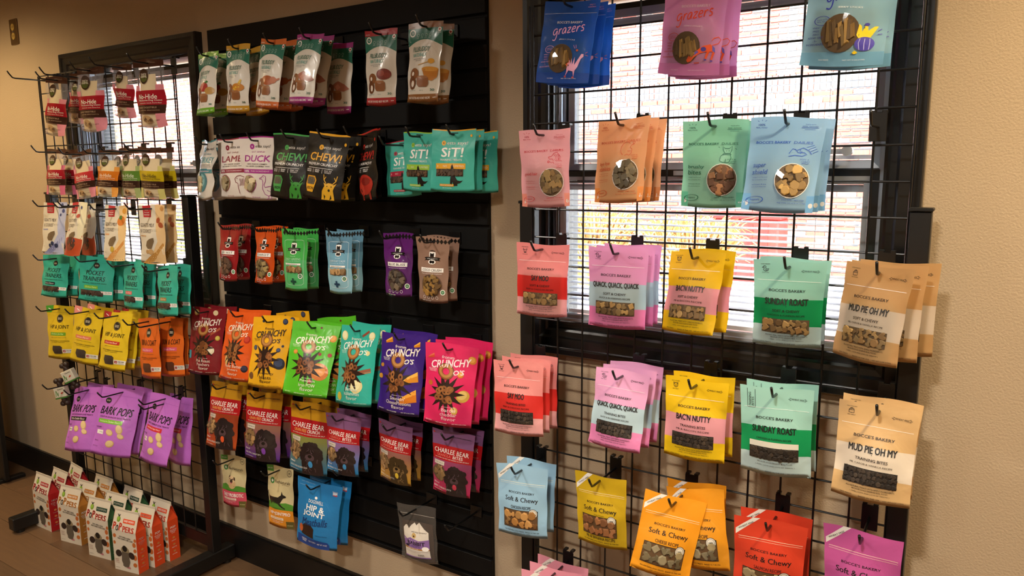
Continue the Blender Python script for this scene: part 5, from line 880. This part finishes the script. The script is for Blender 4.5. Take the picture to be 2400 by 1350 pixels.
BOXTXT = [('T', q, 0, 0, 0, 0, '', bo) for q, bo in [('BACON & CHEESE', .03), ('PEANUT BUTTER', .03), ('PUMPKIN', .03), ('SWEET POTATO', .03), ('P', .05), ('O', .05), ('E', .05), ('R', .05), ('S', .05), ('POP OPEN A BOX', .02), ('AND SHARE SOME LOVE!', .02), ('CRUNCHY', .01), ('ALL-NATURAL', .01), ('DOG TREATS', .01), ('NET WT 10 OZ', .01), ('POP', .04), ('OPEN A BOX AND', .02), ('SHARE SOME', .02), ('LOVE', .02), ('CRUNCHY', .02), ('WHEAT FREE', .02), ('NATURAL', .02), ('Greenies', .02)]]
collect([v[2] for v in P.values()] + [BOXTXT])
GROUPS = {'R': 'pouches hung on the grid rack near the beige corner', 'S': 'pouches hung on the black slatwall', 'L': 'pouches hung on the grid rack with cartons'}
seed = 0
for (t, x, y, z, yaw, pit, rol, s, n) in SPOT:
    fam, bands, art, desc, short, kw = P[t]; seed += 1
    w, h, th, bt = FAM[fam]; w, h, th = w * s / 1e3, h * s / 1e3, th / 1e3
    zone = 'R' if x > -.1 else ('S' if (x > -1.5 and t[:2] not in ('bk', 'nl', 'ns', 'pk', 'hk')) else 'L')
    yb = {'R': YGR, 'S': -.02, 'L': YGL}[zone]
    room = (yb - .012) - y; st = STEP.get(t, min(.05 if n == 2 else .042, max(.014, (room + .012) / max(n - .5, 1))))
    if n > 1: th = min(th, st * .95)
    parts = build_pouch(t, w, h, th, bt, bands, art, ph=seed * 1.7, **kw)
    for k in range(n):
        if n == 1: lab = desc
        else: lab = desc + (', foremost on its hook' if k == 0 else (', hindmost on its hook' if k == n - 1 else ', midmost on its hook'))
        dx, dz, ya, pi_, ro = (0, 0, yaw * (1 - .4 * k), pit * (1 - .1 * k), rol * (1 - .3 * k) + .8 * math.sin(seed + 2 * k))
        if (t, k) in SKEW: dx, dz, ya, pi_, ro = SKEW[(t, k)]
        e = Euler((R(pi_), 0, 0)).to_matrix(); rm = Matrix.Rotation(R(ya), 3, 'Z') @ e @ Matrix.Rotation(R(ro), 3, 'Y')
        o = empty('treat_pouch', (x + dx, y + st * k, z + dz)); o.rotation_euler = rm.to_euler()
        tag(o, lab, 'pouch', GROUPS[zone])
        for nm, me, _ in parts:
            c = link(nm, me, o)
            if nm in ('treats', 'contents', 'front_print', 'lettering'): c['kind'] = 'stuff'
    ytip = min(yb - .15, y - .022)
    if zone == 'L': ytip = min(ytip, yb - .17)
    hook(x, z - .013, yb, ytip, 'slat' if zone == 'S' else 'grid', 'black wire hook carrying the ' + short)
# hooks with nothing on them
hook(-.735, .60, -.02, -.17, 'slat', 'empty black hook on the slatwall, above the one beside the rabbit pouch')
hook(-.262, .53, -.02, -.17, 'slat', 'empty black hook low on the slatwall beside the clear rabbit pouch')
hook(.845, 1.70, YGR, -.20, 'grid', 'empty black hook on the grid rack above the tan pouches')
hook(-2.40, 2.01, YGL, -.30, 'grid', 'empty black hook at the outlet end of the top row')
# ------------------------------------------------------------------ gable-top cartons on the floor
BW_, BD_, BH_ = .132, .05, .25
class Flat:
    """front panel of a carton: u across, v down, leaning back above the fold"""
    def __init__(s): s.W, s.H = BW_, BH_
    def at(s, u, v, off=0):
        z = BH_ * (1 - v); f = .178
        if z <= f: return ((u - .5) * BW_, -off, z)
        t = (z - f) / (BH_ - f); n = math.hypot(BD_ / 2, BH_ - f)
        return ((u - .5) * BW_, t * BD_ / 2 - off * (BH_ - f) / n, z + off * BD_ / 2 / n)
class SideF:
    def __init__(s): s.W, s.H = BD_, BH_
    def at(s, u, v, off=0): return (BW_ / 2 + off, u * BD_, BH_ * (1 - v))
def carton(x, y, yaw, col, dk, flav, label):
    t = tag(empty('treat_box', (x, y, 0), (0, 0, R(yaw))), label, 'box', 'cartons on the floor under the grid rack')
    b = MB(); w = BW_ / 2; f = .178; wm = mat('#cfc4b2', .5); sm = mat(col, .5); dm = mat(dk, .5)
    for sx in (-1, 1):
        vs = [(sx * w, 0, 0), (sx * w, BD_, 0), (sx * w, BD_, f), (sx * w, BD_ / 2, BH_), (sx * w, 0, f)]
        b.add(vs, [(0, 1, 2, 4) if sx > 0 else (4, 2, 1, 0)], sm)
        i = sx * (w - .012)                                   # gable folded inwards
        b.add([(sx * w, 0, f), (sx * w, BD_, f), (i, BD_ / 2, BH_ - .02), (sx * w, BD_ / 2, BH_)], [(0, 1, 2)], sm)
        b.add([(sx * w, 0, f), (i, BD_ / 2, BH_ - .02), (sx * w, BD_ / 2 - .0005, BH_)], [(0, 1, 2)], dm)
        b.add([(sx * w, BD_, f), (i, BD_ / 2, BH_ - .02), (sx * w, BD_ / 2 + .0005, BH_)], [(0, 1, 2)], dm)
    b.add([(-w, 0, 0), (w, 0, 0), (w, 0, f), (-w, 0, f)], [(0, 1, 2, 3)], wm); b.add([(-w, BD_, 0), (w, BD_, 0), (w, BD_, f), (-w, BD_, f)], [(3, 2, 1, 0)], wm)
    b.add([(-w, 0, f), (w, 0, f), (w, BD_ / 2, BH_), (-w, BD_ / 2, BH_)], [(0, 1, 2, 3)], wm); b.add([(-w, BD_, f), (w, BD_, f), (w, BD_ / 2, BH_), (-w, BD_ / 2, BH_)], [(3, 2, 1, 0)], wm)
    b.add([(-w, 0, 0), (w, 0, 0), (w, BD_, 0), (-w, BD_, 0)], [(3, 2, 1, 0)], wm)
    b.obj('carton', t)
    b = MB(); b.box(-w, BD_ / 2 - .0012, BH_ - .012, w, BD_ / 2 + .0012, BH_ + .006, wm); b.obj('top_seam', t)
    key = (flav,)
    if key not in CART:
        F, Sd = Flat(), SideF(); a = MB(); l = MB(); n = 0
        def E(cu, cv, ru, rv, c, rot=0): disc(a, F, cu, cv, ru, rv, mat(c, .5), .0004 + .00004 * len(a.f) / 44, 0, rot)
        E(.22, .13, .075, .045, '#6f8f2c'); E(.20, .12, .05, .03, '#8aac3c')
        for k in (-1, 0, 1): stroke(a, F, [(.22, .09), (.22 + .06 * k, .055)], .02, mat('#1c1a14', .5), .0008)
        rect(a, F, .42, .11, .90, .175, mat(dk if flav == 'PUMPKIN' else col, .5), .0006)
        for (cu, cv, r, rr) in ((.10, .40, .06, .5), (.90, .50, .07, .2), (.92, .60, .06, .9), (.90, .72, .08, .3), (.08, .52, .05, 0), (.88, .85, .07, 1.2), (.95, .42, .05, .3)): E(cu, cv, r, r * .62, '#b8642c', rr)
        E(.22, .70, .13, .06, '#2a1c18', -.4); E(.76, .70, .13, .06, '#2a1c18', .4); E(.50, .63, .17, .07, '#8a7a5c')
        tri_patch(a, F, [(.36, .66), (.64, .66), (.68, .82), (.60, .92), (.42, .92), (.33, .82)], mat('#5a4f42', .6), .0012); E(.49, .60, .10, .055, '#14100e'); E(.58, .915, .11, .022, '#b8747a', .2); E(.46, .90, .10, .012, '#14100e', .1)
        text(l, F, ('T', flav, .66, .142, .40, .030, Wh, .03), .0012)
        for i, (ch, px, py, hh) in enumerate((('P', .10, .235, .105), ('O', .22, .262, .085), ('P', .35, .235, .105), ('P', .50, .262, .085), ('E', .62, .262, .08), ('R', .74, .262, .08), ('S', .86, .262, .08))): text(l, F, ('T', ch, px, py, .10, hh, '#14100e' if ch == 'O' else (col if flav not in ('PUMPKIN', 'SWEET POTATO') else '#c03a24'), .05), .001)
        text(l, F, ('T', 'POP OPEN A BOX', .54, .405, .46, .026, '#2a2420', .02, 0, .06), .001); text(l, F, ('T', 'AND SHARE SOME LOVE!', .54, .44, .62, .026, '#2a2420', .02, 0, .06), .001)
        for k, s_ in enumerate(('CRUNCHY', 'ALL-NATURAL', 'DOG TREATS')): text(l, F, ('T', s_, .14, .81 + .03 * k, .17, .014, '#a04a3a', .01), .001)
        text(l, F, ('T', 'NET WT 10 OZ', .14, .955, .16, .012, '#4a4038', .01), .001)
        text(l, Sd, ('T', 'POP', .50, .42, .46, .036, Wh, .04), .0005)
        for k, (s_, ww) in enumerate((('OPEN A BOX AND', .62), ('SHARE SOME', .5), ('LOVE', .3))): text(l, Sd, ('T', s_, .50, .468 + .026 * k, ww, .017, Wh, .02), .0005)
        for k, s_ in enumerate(('CRUNCHY', 'WHEAT FREE', 'NATURAL')): text(l, Sd, ('T', s_, .50, .655 + .12 * k, .44, .016, Wh, .02), .0005)
        for k in range(3): disc(a, Sd, .5, .605 + .12 * k, .12, .018, mat('#c8804a', .5), .0005)
        CART[key] = (a.mesh('artwork'), l.mesh('lettering'))
    link('front_print', CART[key][0], t)['kind'] = 'stuff'; link('lettering', CART[key][1], t)['kind'] = 'stuff'
CART = {}
ROWS = ['front', 'middle', 'rear']
for cx, cy, yw, col, dk, flav, d in ((-2.503, -.325, 2, '#a8181c', '#6f1014', 'BACON & CHEESE', 'white gable carton with red sides'), (-2.255, -.328, 10, '#b8762c', '#8a5418', 'PEANUT BUTTER', 'white gable carton with ochre sides'), (-2.020, -.328, 10, '#2f5a34', '#173a2a', 'PUMPKIN', 'white gable carton with green sides'), (-1.813, -.330, 11, '#d8481c', '#b03414', 'SWEET POTATO', 'white gable carton with orange-red sides')):
    for k in range(3):
        carton(cx + .006 * k, cy + .069 * k, yw - (4, 3)[k % 2] * k, col, dk, flav, '%s, %s of its row of three' % (d, ['foremost', 'middle one', 'hindmost'][k]))

# ------------------------------------------------------------------ carded dental chews at the rack's outer edge
br = mat('#2e1c14', .5); cardm = mat('#cfc8b4', .5); gm = mat('#3f7a2c', .5)
def chewpack(x, y, z, tilt, label):
    t = tag(empty('dental_chew', (x, y, z), (0, R(tilt), R(30))), label, 'dog chew', 'carded dental chews')
    q = MB(); q.smooth = True; q.tube([(0, 0, -.062), (0, 0, -.05), (0, 0, .05), (0, 0, .062)], .014, br, 12); o = q.obj('chew', t)
    t.scale = (.78, .78, .78)
    for s in (-1, 1):
        for k in (-1, 1):
            q = MB(); q.smooth = True
            bm = bmesh.new(); bmesh.ops.create_icosphere(bm, subdivisions=2, radius=.0165); bm.verts.index_update()
            q.add([(v.co.x + k * .012, v.co.y, v.co.z + s * .066) for v in bm.verts], [[v.index for v in f.verts] for f in bm.faces], br); bm.free(); q.obj('knob', o)
    q = MB(); q.bbox(-.034, -.019, -.028, .034, .019, .034, cardm, .003); q.box(-.0345, -.0195, -.034, .0345, .0195, -.028, gm); c = q.obj('card_sleeve', t)
    class Fl:
        W, H = .068, .062
        def at(s, u, v, off=0): return ((u - .5) * .068, -.0192 - off, .034 - v * .062)
    l = MB(); text(l, Fl(), ('T', 'Greenies', .62, .22, .5, .12, '#3a3a2c', .02), .0004); stroke(l, Fl(), [(.12, .85), (.22, .3), (.30, .85), (.36, .5)], .05, gm, .0005); disc(l, Fl(), .68, .6, .12, .07, mat('#a83a28', .5), .0005, 0, -.5)
    l.obj('printed_panel', c)
chewpack(-2.283, -.25, .742, -24, 'dark bone chew in a cream card sleeve, upper of the two by the post')
chewpack(-2.342, -.262, .662, -12, 'dark bone chew in a cream card sleeve, lower of the two by the post')
hook(-2.30, .70, YGL, -.345, 'grid', 'black wire hook carrying the carded bone chews')
